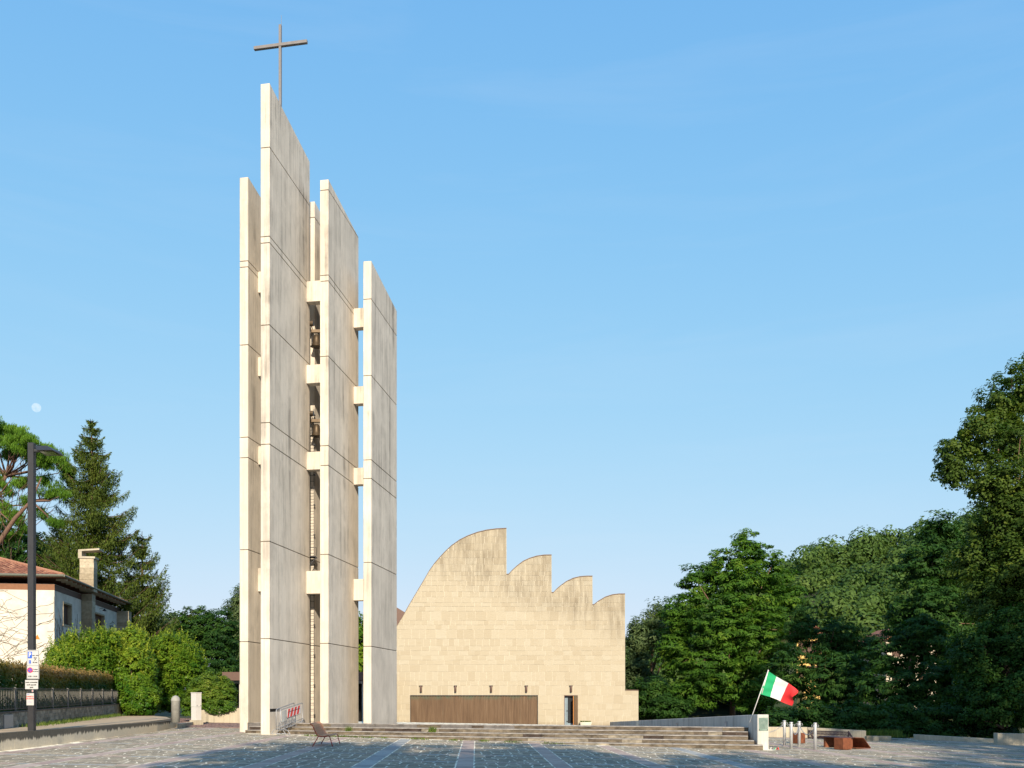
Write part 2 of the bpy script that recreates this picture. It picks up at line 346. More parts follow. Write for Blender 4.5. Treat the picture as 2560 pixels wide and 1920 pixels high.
# ================================================================= SETTING
def grid(name, xs, ys, zf, mat, kind='structure'):
    Xg, Yg = np.meshgrid(xs, ys); Zg = zf(Xg, Yg); V = np.stack([Xg, Yg, Zg], -1).reshape(-1, 3)
    nx, ny = len(xs), len(ys); i = (np.arange(ny - 1)[:, None] * nx + np.arange(nx - 1)[None]).ravel()
    F = np.stack([i, i + 1, i + nx + 1, i + nx], 1).astype(np.int32)
    return tag(obj(name, V, F, mat, smooth=True), kind=kind)
def sstep(t): t = np.clip(t, 0, 1); return t * t * (3 - 2 * t)
RX = [-60, 0, 20, 35.7, 48.8, 62, 77.5, 87, 100, 117, 131, 190, 400]
RZ = [0, 0, 2, 8, 17, 24, 29.5, 33, 35, 39, 46, 68, 75]
def hill(X, Y):
    H = np.interp(X * 220 / np.maximum(Y, 60), RX, RZ)
    base = -2.35 - 0.017 * np.clip(X, -20, 40) - 2.2 * sstep((Y - 49) / 8) * sstep((X - 12) / 4)
    g = sstep((Y - 100) / 125) - .35 * sstep((Y - 235) / 120)
    return base + H * g
xs = np.concatenate([np.linspace(-3000, -300, 6), np.arange(-260, 300, 6.0), np.linspace(340, 3000, 6)])
ys = np.concatenate([[-600, -200], np.arange(-80, 330, 6.0), [400, 600, 1200, 4000]])
grid('ground', xs, ys, hill, M['ground'])
# plaza slab with crazy paving
pl = MB(); x0, x1, y0, y1 = -14.0, 40, -12, 62
XP = [(-14.2, -12), (40, -12), (40, 47.2), (16, 49.2), (11.5, 62), (-24, 62), (-15.6, 47.4)]
V = [(x, y, gz(x)) for x, y in XP] + [(x, y, gz(x) - .3) for x, y in XP]; n = len(XP)
plaza = tag(obj('plaza', V, [tuple(range(n)), tuple(range(2 * n - 1, n - 1, -1))] + [(i, (i + 1) % n, n + (i + 1) % n, n + i) for i in range(n)], M['joint']), kind='structure')
def topY(x): return 39.6 - .29 * x               # front edge of the forecourt
E = Vector((1, -.29, 0)).normalized(); NRM = Vector((-.29, -1, 0)).normalized()
TR = .39
def footY(x): return topY(x) - 4 * TR / .96
RCX = [-.3 + 2.65 * i for i in range(-6, 15)]; HCY = [20.0, 23.0, 26.05, 29.1, 32.3, 35.6, 38.9, 42.2, 45.5, 48.7]
def in_plaza(x, y):
    if x < -13.75 - max(0, (y - 30)) * .09: return False
    if -10.3 < x < 11.3 and y > footY(x) - .03: return False
    if x > 11.2 and y > 48.9: return False
    return not (y > 49)
stones = []                                       # (points, kind, tint)
for i in range(len(RCX) - 1):
    for j in range(len(HCY) - 1):
        a0, a1 = RCX[i] + .25, RCX[i + 1] - .25; b0, b1 = HCY[j] + .15, HCY[j + 1] - .15
        nx = 7; ny = 9
        G = [[None] * (ny + 1) for _ in range(nx + 1)]
        for u in range(nx + 1):
            for v in range(ny + 1):
                jx = 0 if u in (0, nx) else rnd.uniform(-.36, .36); jy = 0 if v in (0, ny) else rnd.uniform(-.36, .36)
                G[u][v] = (a0 + (a1 - a0) * (u + jx) / nx, b0 + (b1 - b0) * (v + jy) / ny)
        for u in range(nx):
            for v in range(ny):
                q = [G[u][v], G[u + 1][v], G[u + 1][v + 1], G[u][v + 1]]
                cx_ = sum(p[0] for p in q) / 4; cy_ = sum(p[1] for p in q) / 4
                if in_plaza(cx_, cy_):
                    g = rnd.uniform(.80, .94)
                    q = [(cx_ + (p[0] - cx_) * g + rnd.uniform(-.012, .012), cy_ + (p[1] - cy_) * g) for p in q]
                    stones.append((q, 'paver', rnd.random()))
for i, xc in enumerate(RCX):
    kind = 'strip_grey' if (i - 6) in (-1, 3) else 'strip_pink'
    y = 20.0
    while y < 48.6:
        L = rnd.uniform(.55, .95)
        if in_plaza(xc, y + L / 2): stones.append(([(xc - .225, y), (xc + .225, y), (xc + .225, y + L - .02), (xc - .225, y + L - .02)], kind, rnd.random()))
        y += L
for yc in HCY:
    for i in range(len(RCX) - 1):
        x = RCX[i] + .25
        while x < RCX[i + 1] - .3:
            L = min(rnd.uniform(.5, .9), RCX[i + 1] - .25 - x)
            if in_plaza(x + L / 2, yc): stones.append(([(x, yc - .13), (x + L - .025, yc - .13), (x + L - .025, yc + .13), (x, yc + .13)], rnd.choice(['strip_grey', 'strip_grey', 'strip_pink']), rnd.random()))
            x += L
def stone_geo(mb, q, t):
    h = .0035
    mb.add([(x, y, gz(x) + .001) for x, y in q] + [(x, y, gz(x) + h + rnd.uniform(-.0006, .0006)) for x, y in q],
           [(4, 5, 6, 7), (0, 1, 5, 4), (1, 2, 6, 5), (2, 3, 7, 6), (3, 0, 4, 7)], t)
def vis(q):
    cx_ = sum(p[0] for p in q) / 4; cy_ = sum(p[1] for p in q) / 4
    px = CX + F_PX * cx_ / cy_; py = HY - F_PX * gz(cx_) / cy_
    if px < -20 or px > 2580 or py > 1925: return -1
    A = abs((q[2][0] - q[0][0]) * (q[2][1] - q[0][1])); return A / cy_ ** 3
order = sorted(range(len(stones)), key=lambda i: -vis(stones[i][0]))
rest = {'paver': MB(), 'strip_pink': MB(), 'strip_grey': MB()}
nm = {'paver': 'paving_stone', 'strip_pink': 'strip_slab', 'strip_grey': 'strip_slab'}
for r_, i in enumerate(order):
    q, kd, t = stones[i]
    if r_ < 290:
        mb = MB(); stone_geo(mb, q, t); mb.build(nm[kd], M[kd], plaza, loc=(q[0][0], q[0][1], gz(q[0][0])))
    else: stone_geo(rest[kd], q, t)
for kd in rest: tag(rest[kd].build(nm[kd] + 's', M[kd], plaza), kind='stuff')
# brick paving at the back left of the plaza
mb = MB(); y = 47.2
while y < 61.5:
    x = -21.5 + rnd.uniform(0, .4)
    while x < -11.2:
        L = rnd.uniform(.35, .6)
        if x > -15.2 - (y - 47) * .5: mb.box(x, x + L - .02, y, y + .22, gz(x) + .001, gz(x) + .02, rnd.random())
        x += L
    y += .24
tag(mb.build('brick_pavers', M['brickred'], plaza), kind='stuff')
# ---- steps and forecourt
def fz(x, y): return -1.27 - .033 * max(0, y - topY(x))
PL = [(-10.6, topY(-10.6)), (10.78, topY(10.78)), (13.6, 76), (-16, 76)]
V = [(x, y, fz(x, y)) for x, y in PL] + [(x, y, -3.2) for x, y in PL]
V[3] = (-16, 76, -2.35)
fore = tag(obj('forecourt', V, [(0, 1, 2, 3), (7, 6, 5, 4), (0, 1, 5, 4), (1, 2, 6, 5), (2, 3, 7, 6), (3, 0, 4, 7)], M['tread']), kind='structure')
P0 = Vector((0, 39.6, 0))
mbs = MB()
def along(s, off): p = P0 + E * s + NRM * off; return (p.x, p.y)
for kk in range(5):                               # solid core of each step, set back behind its stones
    s0, s1 = -10.7, (10.78 if kk < 3 else 11.0 if kk == 3 else 11.3) / E.x
    a = along(s0, kk * TR - .012); b = along(s1, kk * TR - .012); c = along(s1, kk * TR - TR * 1.0); d = along(s0, kk * TR - TR)
    if kk == 0: c = along(s1, -.5); d = along(s0, -.5)
    z1 = -1.27 - .155 * kk - .03; z0 = -2.3 + .0 * kk
    mbs.hexa([(p[0], p[1], z0 - .001 * kk) for p in (a, b, c, d)] + [(p[0], p[1], z1) for p in (a, b, c, d)])
steps = tag(mbs.build('steps', M['core']), kind='structure')
for kk in range(5):
    s = -10.7; send = (10.78 if kk < 3 else 11.0 if kk == 3 else 11.3) / E.x
    zt = -1.27 - .155 * kk
    while s < send - .05:
        L = min(rnd.choice([.55, .8, 1.1, 1.4, 1.7]), send - s)
        if send - s - L < .2: L = send - s
        off = kk * TR + rnd.uniform(-.006, .006)
        x_mid = (P0 + E * (s + L / 2)).x
        zb = zt - .155 + .004
        if zt > gz(x_mid) + .02:
            t = rnd.choice([.05, .3, .4, .45, .5, .55, .6, .9]) if kk else rnd.choice([.15, .35, .45, .5])
            mb = MB(); a, b = along(s + .004, off), along(s + L - .004, off); c, d = along(s + L - .004, off - TR - .02), along(s + .004, off - TR - .02)
            dz = rnd.uniform(-.004, .003)
            mb.hexa([(p[0], p[1], zt - .16) for p in (a, b, c, d)] + [(p[0], p[1], zt - .03 + dz) for p in (a, b, c, d)], t, 0)
            a, b = along(s + .004, off + .025), along(s + L - .004, off + .025)
            mb.hexa([(p[0], p[1], zt - .03 + dz) for p in (a, b, c, d)] + [(p[0], p[1], zt + dz) for p in (a, b, c, d)], t, 1)
            mb.build('step_stone', [M['step'], M['lit_nosing']], steps, loc=(a[0], a[1], zt))
        s += L
# ---- left path behind the retaining wall
PP = [(-14.35, 4), (-14.35, 29), (-14.9, 42), (-15.7, 47.3), (-17.5, 52), (-23, 62), (-30, 84), (-48, 84), (-24, 58.5), (-17.3, 30), (-16.5, 4)]
def pz(x, y): return -1.14 - .004 * max(0, y - 29)
V = [(x, y, pz(x, y)) for x, y in PP] + [(x, y, -2.4) for x, y in PP]; n = len(PP)
tag(obj('path', V, [tuple(range(n)), tuple(range(2 * n - 1, n - 1, -1))] + [(i, (i + 1) % n, n + (i + 1) % n, n + i) for i in range(n)], M['asphalt']), kind='structure')
RW = [(-14.1, 4), (-14.1, 29), (-14.55, 42), (-15.3, 47.2)]
mb = MB()
for a, b in zip(RW, RW[1:]):
    za, zb = pz(*a) + .02, pz(*b) + .02
    if a[1] > 28: za = -1.135 - .0065 * (a[1] - 29)
    zb = -1.135 - .0065 * max(0, b[1] - 29)
    mb.hexa([(a[0] - .3, a[1], -2.4), (a[0], a[1], -2.4), (b[0], b[1], -2.4), (b[0] - .3, b[1], -2.4), (a[0] - .3, a[1], za), (a[0], a[1], za), (b[0], b[1], zb), (b[0] - .3, b[1], zb)])
tag(mb.build('retaining_wall', M['retain'], loc=(-14.1, 29, -1.7)), 'low stained concrete retaining wall at left between plaza and raised path', 'wall')
# moon
mo = MB(); mc = W(91, 1019, 3000); prof = [(math.sin(a) * 14.5, -math.cos(a) * 14.5) for a in np.linspace(.02, math.pi - .02, 14)]
mo.lathe(prof, mc, 28); k = NB('moon_surface'); em = k.node('ShaderNodeEmission'); tp = k.node('ShaderNodeBsdfTransparent'); ad = k.node('ShaderNodeAddShader')
nn = k.noise(.09, 4); k.l.new(k.ramp(nn, [(.35, (.02, .02, .02)), (.6, (.085, .055, .025))]), em.inputs[0]); em.inputs[1].default_value = 1.0
k.l.new(em.outputs[0], ad.inputs[0]); k.l.new(tp.outputs[0], ad.inputs[1]); k.l.new(ad.outputs[0], k.out.inputs[0])
tag(mo.build('moon', k.m, smooth=True, loc=mc), 'pale daytime moon in the blue sky above the trees at left', 'moon')

# ================================================================= BELL TOWER
TH = R(10.25); D1 = (math.sin(TH), math.cos(TH)); D2 = (math.cos(TH), -math.sin(TH)); TK = .42
def fp(A, u, v): return (A[0] + D2[0] * u + D1[0] * v, A[1] + D2[1] * u + D1[1] * v)
fins = {}
def A_(px, Y): return (X_(px, Y), Y)
A1, A2, A3, A4 = A_(599.2, 42.85), A_(651.6, 40.56), A_(800.3, 44.3), A_(908.4, 46.96)
A5 = (-8.104 - TK * D2[0], 46.2 - TK * D2[1])
tower = empty('bell_tower', (A2[0], A2[1], gz(A2[0])), 'tall bell tower of five pale concrete fins topped by a steel cross', 'bell tower')
ALLJ = [2.49, 6.77, 11.05, 12.0, 16.3, 19.92, 20.2, 24.12]
SPEC = [(A1, -1.75, 24.1, 23.45, 4.85, [2.49, 6.77, 11.05, 12.0, 16.3, 19.92, 20.2]),
        (A2, -1.80, 26.94, 26.3, 4.95, ALLJ),
        (A3, -1.50, 24.8, 24.1, 4.75, [2.49, 6.77, 11.05, 12.0, 16.3, 19.92, 20.2, 24.3]),
        (A4, -1.60, 22.14, 21.6, 4.95, [2.49, 6.77, 11.05, 12.0, 16.3, 20.2]),
        (A5, -1.60, 24.8, 24.2, 4.5, [2.49, 6.77, 12.0, 16.3, 20.2, 24.0])]
for A, zb, zf_, zk, ln, js in SPEC:
    g = .03; c = MB()
    P = [fp(A, g, g), fp(A, TK - g, g), fp(A, TK - g, ln - g), fp(A, g, ln - g)]
    c.hexa([(x, y, zb) for x, y in P] + [(P[0][0], P[0][1], zf_ - g), (P[1][0], P[1][1], zf_ - g), (P[2][0], P[2][1], zk - g), (P[3][0], P[3][1], zk - g)])
    fin = c.build('fin', M['core'], tower, loc=(A[0], A[1], zb))
    lv = [zb - .0] + js + [None]
    for i in range(len(lv) - 1):
        z0 = lv[i] + (.018 if i else 0); top = lv[i + 1] is None
        P = [fp(A, 0, 0), fp(A, TK, 0), fp(A, TK, ln), fp(A, 0, ln)]
        z1 = [zf_, zf_, zk, zk] if top else [lv[i + 1] - .018] * 4
        if top and z0 >= zk: z1 = [max(z, z0 + .02) for z in z1]
        s = MB(); s.hexa([(x, y, z0) for x, y in P] + [(x, y, z) for (x, y), z in zip(P, z1)], rnd.random())
        bevel(s.build('cast_segment', M['fin'], fin, loc=(P[0][0], P[0][1], z0)), .009)
BZ = [(4.95, 6.06), (11.0, 11.87), (15.22, 16.12), (19.2, 20.2)]
def beam(A, v0, v1, gap, z0, z1):
    s = MB(); P = [fp(A, TK + .001, v0), fp(A, TK + gap - .001, v0), fp(A, TK + gap - .001, v1), fp(A, TK + .001, v1)]
    s.hexa([(x, y, z0) for x, y in P] + [(x, y, z1) for x, y in P], rnd.random()); bevel(s.build('cross_beam', M['fin'], tower, loc=(P[0][0], P[0][1], z0)), .012)
def gap_of(A, B): d = (B[0] - fp(A, TK, 0)[0], B[1] - fp(A, TK, 0)[1]); return d[0] * D2[0] + d[1] * D2[1]
for z0, z1 in BZ:
    beam(A2, 4.50, 4.94, gap_of(A2, A3), z0, z1)
    beam(A3, 3.90, 4.36, gap_of(A3, A4), z0, z1)
    beam(A1, 1.12, 1.57, gap_of(A1, A2), z0, z1)
# flat black plate paints the shade of a slot low on the big fin's side
q = fp(A2, TK, .03); s = MB(); s.obox(q, D1, D2, 1.1, .004, -.735, -.60); s.build('slot_shade', M['black'], tower)
# cross
cb = fp(A2, TK / 2, 1.72); cr = MB(); cr.obox(cb, D2, D1, .058, .058, 26.1, 30.75, u0=-.058, v0=-.058); cr_o = bevel(cr.build('cross', M['metal_cross'], tower, loc=(cb[0], cb[1], 26.1)), .006)
ar = MB(); ar.obox(cb, D2, D1, 1.30, .072, 29.75, 29.89, u0=-1.27, v0=-.075); bevel(ar.build('cross_arm', M['metal_cross'], cr_o, loc=(cb[0], cb[1], 29.7)), .006)
lr = MB(); lr.tube([(cb[0] + .05, cb[1], 30.7), (cb[0] + .05, cb[1], 31.2)], .008, 5); lr.build('lightning_rod', M['metal_cross'], tower)
# ladder in the shaft and bells
def rung_ladder(x, y, z0, z1):
    m = MB()
    for dx in (0, .19): m.tube([(x + dx, y, z0), (x + dx, y - .03, z1)], .016, 5)
    z = z0 + .2
    while z < z1: m.tube([(x, y, z), (x + .19, y, z)], .012, 4); z += .3
    z = z0 + .5
    while z < z1: m.box(x + .17, x + .24, y - .1, y + .1, z, z + .04); z += 1.5
    m.build('service_ladder', M['dark_metal'], tower, loc=(x, y, z0))
rung_ladder(-8.29, 46.02, -1.5, 14.3)
s = MB(); s.box(-8.3, -7.95, 45.5, 46.1, 6.85, 6.9); s.tube([(-8.3, 45.5, 6.9), (-8.3, 45.5, 7.3), (-7.9, 45.5, 7.3), (-7.9, 45.5, 6.9)], .015, 5); s.tube([(-8.25, 45.6, 6.4), (-7.9, 45.6, 6.85)], .03, 5); s.build('landing', M['dark_metal'], tower)
for zc in (18.0, 13.55):
    cx_, cy_ = -7.93, 45.75
    b = MB(); b.lathe([(.30, -.42), (.27, -.38), (.22, -.25), (.18, -.05), (.16, .08), (.10, .16), (.02, .18)], (cx_, cy_, zc - .25), 20)
    bell = b.build('bell', M['bronze'], tower, True, loc=(cx_, cy_, zc))
    y_ = MB(); y_.box(cx_ - .28, cx_ + .26, cy_ - .08, cy_ + .08, zc + .02, zc + .16)
    ring = [(cx_ - .24, cy_ + .24 * math.cos(a), zc + .1 + .24 * math.sin(a)) for a in np.linspace(0, 2 * math.pi, 17)]
    y_.tube(ring, .02, 5); y_.tube([(cx_ - .31, cy_ - .2, zc + .4), (cx_ - .12, cy_ - .2, zc + .4)], .13, 12)
    y_.build('headstock', M['bronze'], bell)

# ================================================================= CHURCH FACADE
YF = 75.0; S = YF / F_PX
def zx(zxp): return (zxp / 2.962 + 960 - CX) * S
def zz_(zyp): return (HY - (zyp / 2.962 + 1280)) * S
OUT = [(60, 905), (98, 840), (140, 772), (180, 700), (220, 632), (260, 565), (300, 498), (335, 437), (370, 387), (410, 340), (450, 297), (500, 250), (560, 208), (620, 178), (690, 152), (760, 135), (830, 126), (907, 122), (907.5, 462), (922, 462), (950, 432), (985, 400), (1030, 366), (1080, 343), (1130, 328), (1185, 320), (1241, 319), (1241.5, 597), (1254, 598), (1280, 570), (1310, 545), (1350, 516), (1400, 492), (1450, 480), (1500, 476), (1544, 476), (1544.5, 687), (1553, 687), (1590, 659), (1640, 630), (1690, 614), (1740, 608), (1785, 608), (1785.5, 1320), (1884, 1322)]
oX = np.array([zx(a) for a, b in OUT]); oZ = np.array([zz_(b) for a, b in OUT])
def hX(x): return float(np.interp(x, oX, oZ))
BASE = -2.75; xl = oX[0]; xr = oX[-1]
d1a, d1b, d1t = zx(193), zx(1140), zz_(1357); d2a, d2b = zx(1333), zx(1436)
church = empty('church', (zx(900), YF, BASE), 'pale sandstone church front with four stepped curved gables', 'church')
poly = [(xl, BASE), (d1a, BASE), (d1a, d1t), (d1b, d1t), (d1b, BASE), (d2a, BASE), (d2a, d1t), (d2b, d1t), (d2b, BASE), (xr, BASE)] + [(float(a), float(b) - .0) for a, b in zip(oX[::-1], oZ[::-1])]
s = MB(); s.prism_y(poly, YF + .022, YF + 2.6); s.build('front_wall', M['mortar'], church)
poly2 = [(xl - 2.5, BASE), (xr - .05, BASE)] + [(float(a), float(b) - .06) for a, b in zip(oX[::-1], oZ[::-1])] + [(xl - 2.5, float(oZ[0]) - 4)]
s = MB(); s.prism_y(poly2, YF + 2.62, YF + 24); s.build('nave', M['brown_sheet'], church)
s = MB()                                          # thin metal capping along the roof edge
for i in range(len(oX) - 1):
    a, b = (float(oX[i]), float(oZ[i])), (float(oX[i + 1]), float(oZ[i + 1]))
    if abs(a[0] - b[0]) < .02: continue
    if i and abs(oX[i] - oX[i - 1]) < .02: s.build('capping', M['brown_sheet'], church); s = MB()
    s.hexa([(a[0], YF - .05, a[1]), (b[0], YF - .05, b[1]), (b[0], YF + .6, b[1]), (a[0], YF + .6, a[1]), (a[0], YF - .05, a[1] + .05), (b[0], YF - .05, b[1] + .05), (b[0], YF + .6, b[1] + .05), (a[0], YF + .6, a[1] + .05)])
s.build('capping', M['brown_sheet'], church)
s = MB(); s.prism_y([(X_(940, 78), BASE), (X_(1011, 78), BASE), (X_(1011, 78), Z_(1530, 78)), (X_(940, 78), Z_(1487, 78))], YF + 3.0, YF + 20); s.build('side_roof', M['brown_sheet'], church)
rowsz = [100, 180, 232, 283, 340, 387, 440, 470, 510, 545, 590, 630, 672, 700, 735, 803, 837, 870, 940, 993, 1028, 1062, 1097, 1130, 1183, 1252, 1286, 1357, 1420, 1465, 1510, 1550, 1590, 1625]
cliffs = [907.3, 1241.3, 1544.3, 1785.3]; slabs = []
for r_ in range(len(rowsz) - 1):
    zt, zb = zz_(rowsz[r_]), zz_(rowsz[r_ + 1]); bp = {60.0, 1884.0}
    if zt > oZ[18] - .1: bp |= {907.3}
    if zt > float(oZ[27]) - .1: bp |= {1241.3}
    if zt > float(oZ[36]) - .1: bp |= {1544.3}
    if zt > float(oZ[43]): bp |= {1785.3}
    if zt <= d1t + .02: bp |= {193.0, 1140.0, 1333.0, 1436.0}
    bp = sorted(bp); narrow = rnd.random() < .35
    for a, b in zip(bp, bp[1:]):
        if zt <= d1t + .02 and (abs(a - 193) < 1 or abs(a - 1333) < 1): continue
        x = a
        while x < b - 1:
            wd = rnd.uniform(28, 60) if narrow else rnd.uniform(48, 88)
            if b - x - wd < 22: wd = b - x
            xa, xb = zx(x) + .012, zx(x + wd) - .012; x += wd
            g = .011; xs_ = np.linspace(xa, xb, 6); tops = [min(zt - g, hX(v) - .004) for v in xs_]
            keep = [(v, t_) for v, t_ in zip(xs_, tops) if t_ > zb + g + .02]
            if len(keep) < 2: continue
            if all(abs(t_ - (zt - g)) < 1e-6 for _, t_ in keep) and len(keep) == 6: keep = [keep[0], keep[-1]]
            P = [(keep[0][0], zb + g), (keep[-1][0], zb + g)] + [(v, t_) for v, t_ in keep[::-1]]
            slabs.append((P, (keep[-1][0] - keep[0][0]) * (zt - zb)))
slabs.sort(key=lambda q: -q[1]); rest_s = MB()
for i, (P, a) in enumerate(slabs):
    yo = rnd.uniform(-.006, .006); t = min(1, max(0, rnd.gauss(.5, .27)))
    if i < 295:
        s = MB(); s.prism_y(P, YF + yo, YF + .024, t); s.build('cladding_stone', M['sandstone'], church, loc=(P[0][0], YF, P[0][1]))
    else: rest_s.prism_y(P, YF + yo, YF + .024, t)
tag(rest_s.build('cladding_stones', M['sandstone'], church), kind='stuff')
# corrugated wide door, ribs folded in and out
s = MB(); nr = 82; wdr = (d1b - d1a - .06) / nr; V = []
for i in range(nr):
    x = d1a + .03 + i * wdr
    for dx, dy in ((0, .12), (.16, .12), (.34, .03), (.66, .03), (.84, .12)): V.append((x + dx * wdr, YF + dy))
V.append((d1b - .03, YF + .12)); n = len(V)
s.add([(x, y, BASE) for x, y in V] + [(x, y, d1t - .05) for x, y in V], [(i, i + 1, n + i + 1, n + i) for i in range(n - 1)])
s.build('corrugated_door', M['copper'], church)
s = MB(); s.box(d1a, d1b, YF + .0, YF + .14, d1t - .05, d1t - .001); s.box(d1a, d1a + .03, YF + .0, YF + .14, BASE, d1t - .05); s.box(d1b - .03, d1b, YF, YF + .14, BASE, d1t - .05); s.build('door_frame', M['dark_metal'], church)
# narrow side door, open: corrugated leaf swung out to the right, glazed door behind
fw = d2b - d2a; zb = -2.45
s = MB(); s.box(d2a, d2b, YF + .02, YF + .3, d1t - .05, d1t - .001); s.box(d2a, d2a + .05, YF + .02, YF + .3, BASE, d1t - .05); s.box(d2b - .04, d2b, YF + .02, YF + .3, BASE, d1t - .05); s.build('side_door_frame', M['brown_sheet'], church)
s = MB(); s.box(d2a + .05, d2b - .04, YF + 1.6, YF + 1.65, BASE, d1t - .05); s.build('lobby_shade', M['black'], church)  # black sheet stands in for the unlit inside
s = MB(); yb = YF + .35
s.box(d2a + .05, d2a + .22, yb, yb + .06, zb, d1t - .06); s.box(d2a + .23, d2a + .33, yb, yb + .06, zb, d1t - .06); s.box(d2a + .33, d2b - .3, yb, yb + .06, zb, zb + .16)
gl = s.build('glazed_door', M['blue_frame'], church)
s = MB(); s.box(d2a + .33, d2b - .05, yb + .02, yb + .03, zb + .16, d1t - .06); s.build('pane', M['glass_dark'], gl)
s = MB(); s.box(d2a + .24, d2a + .36, yb - .06, yb, zb + 1.15, zb + 1.2); s.box(d2a + .24, d2a + .36, yb - .06, yb, zb + .28, zb + .33); s.build('door_handle', M['dark_metal'], gl)
s = MB(); xh = d2b - .05
for i in range(7):
    a0 = (xh - .36 * i / 7, YF - .02 - .55 * i / 7); a1_ = (xh - .36 * (i + 1) / 7, YF - .02 - .55 * (i + 1) / 7)
    s.hexa([(a0[0], a0[1], zb - .02), (a1_[0], a1_[1], zb - .02), (a1_[0] + .04, a1_[1] + .05 + .03 * (i % 2), zb - .02), (a0[0] + .04, a0[1] + .05 + .03 * (i % 2), zb - .02), (a0[0], a0[1], d1t - .06), (a1_[0], a1_[1], d1t - .06), (a1_[0] + .04, a1_[1] + .05 + .03 * (i % 2), d1t - .06), (a0[0] + .04, a0[1] + .05 + .03 * (i % 2), d1t - .06)])
lf = s.build('open_door_leaf', M['copper'], church)
s = MB(); s.box(xh - .40, xh - .363, YF - .60, YF - .56, zb, d1t - .06); s.build('leaf_edge', M['orange_edge'], lf)
# wall lights over the doors: all alike
labs = ['brown wall light on the church front, leftmost above the wide corrugated door', 'brown wall light on the church front, second from left above the wide door', 'brown wall light on the church front, third from left above the wide door', 'brown wall light above the right end of the wide corrugated door', 'brown wall light directly above the narrow open side door']
m_h = None
for i, zxx in enumerate((274, 529, 793, 1053, 1384)):
    cx_ = zx(zxx); zt = zz_(1287)
    if m_h is None:
        root = empty('wall_light', (cx_, YF, zt - .3))
        a = MB(); a.lathe([(.075, -.5), (.085, -.49), (.085, -.05), (.06, 0)], (cx_, YF - .16, zt), 14); a1 = a.build('lamp_tube', M['brown_sheet'], root, True)
        b = MB(); b.box(cx_ - .13, cx_ + .13, YF - .2, YF - .004, zt - .015, zt + .03); b.box(cx_ - .06, cx_ + .06, YF - .1, YF - .004, zt - .32, zt - .12); b1 = b.build('bracket', M['dark_metal'], root)
        m_h = (a1, b1); r0 = root
    else:
        root = r0.copy(); col.objects.link(root); root.location.x = cx_
        for ch in m_h: c = ch.copy(); col.objects.link(c); c.parent = root
    tag(root, labs[i], 'wall light', 'wall lights on the church front')
# stone planter beside the side door
s = MB(); xa = zx(1443); s.hexa([(xa + .08, YF - .75, -2.62), (xa + .88, YF - .75, -2.62), (xa + .88, YF - .4, -2.62), (xa + .08, YF - .4, -2.62), (xa, YF - .8, -2.18), (xa + .97, YF - .8, -2.18), (xa + .97, YF - .35, -2.18), (xa, YF - .35, -2.18)])
pr = empty('planter', (xa + .45, YF - .6, -2.62), 'small pale stone planter on the forecourt right of the side door', 'planter'); bevel(s.build('trough', M['mortar'], pr), .03)
P = np.stack([rg.uniform(xa + .05, xa + .9, 160), rg.uniform(YF - .75, YF - .4, 160), rg.uniform(-2.18, -2.08, 160)], 1); V, F, T = cards(P, rand_dirs(160), .06, .02, rg.uniform(0, 1, 160)); obj('plant', V, F, M['grass'], pr, tint=T)
# low wing left of the church, with brown roof edge
wing = empty('low_wing', (X_(700, 70), 70, -2.3), 'low dark wing with brown metal roof edge behind the bell tower', 'building')
s = MB(); s.box(X_(555, 69), X_(975, 69), 69, 82, Z_(1701, 69), Z_(1680, 69)); s.build('roof_edge', M['brown_sheet'], wing)
s = MB(); s.box(X_(566, 69), X_(975, 69), 69.5, 81, Z_(1708, 69), Z_(1702, 69)); s.build('lintel', M['stone_block'] if False else M['wallc'], wing)
s = MB(); s.box(X_(556, 69), X_(975, 69), 73, 80, -3.0, Z_(1708, 69) - .01); s.build('void_shade', M['black'], wing)  # black block painted as the shaded void under the roof
for pxx in (598, 742, 905): s = MB(); s.box(X_(pxx, 69.6), X_(pxx, 69.6) + .35, 69.6, 70, -2.4, Z_(1708, 69) - .003); s.build('pier', M['wallc'], wing)

# ================================================================= RAMP WALL, FLAG
XW = 10.8; YW0, YW1 = 35.3, 74.2
ramp = empty('ramp_wall', (XW, YW0, gz(XW)), 'long grey concrete wall sloping away right of the steps with plaque on its end', 'wall')
s = MB(); s.hexa([(XW, YW0, -2.6), (XW + .43, YW0, -2.6), (XW + .43, YW1, -3.2), (XW, YW1, -3.2), (XW, YW0, -.74), (XW + .43, YW0, -.74), (XW + .43, YW1, -2.16), (XW, YW1, -2.16)])
bevel(s.build('wall_body', M['wallc'], ramp), .015)
def wtop(Y): return -.74 - (Y - YW0) * (1.42 / (YW1 - YW0))
for Y in (39.7, 49.4, 59.2, 68.7):
    t = wtop(Y) - .42; s = MB(); s.box(XW - .03, XW + .05, Y - .18, Y + .18, t - .19, t + .19); fr = s.build('recessed_light', M['galv'], ramp)
    s = MB(); s.box(XW - .04, XW - .029, Y - .13, Y + .13, t - .14, t + .1); s.build('lens', M['sign_white'], fr)
k = NB('green_plaque'); n1 = k.noise(5, 4); M['plaque'] = k.done(k.ramp(n1, [(.3, (.12, .20, .17)), (.7, (.25, .33, .29))]), .25, .5)
s = MB(); s.box(XW + .05, XW + .40, YW0 - .02, YW0 - .003, -1.36, -.86); pq = s.build('plaque', M['plaque'], ramp)
s = MB()
for i in range(11):
    z = -.905 - i * .037; x = XW + .08
    while x < XW + .36: L = rnd.uniform(.015, .05); s.box(x, min(x + L, XW + .37), YW0 - .0225, YW0 - .021, z - .010, z); x += L + .012
s.build('engraved_lines', M['dark_metal'], pq)
s = MB()
for x in (XW + .075, XW + .375): s.box(x - .015, x + .015, YW0 - .03, YW0 - .019, -1.345, -1.315)
s.build('fixing', M['ink'], pq)
fx, fy = X_(1873, 36), 36.0
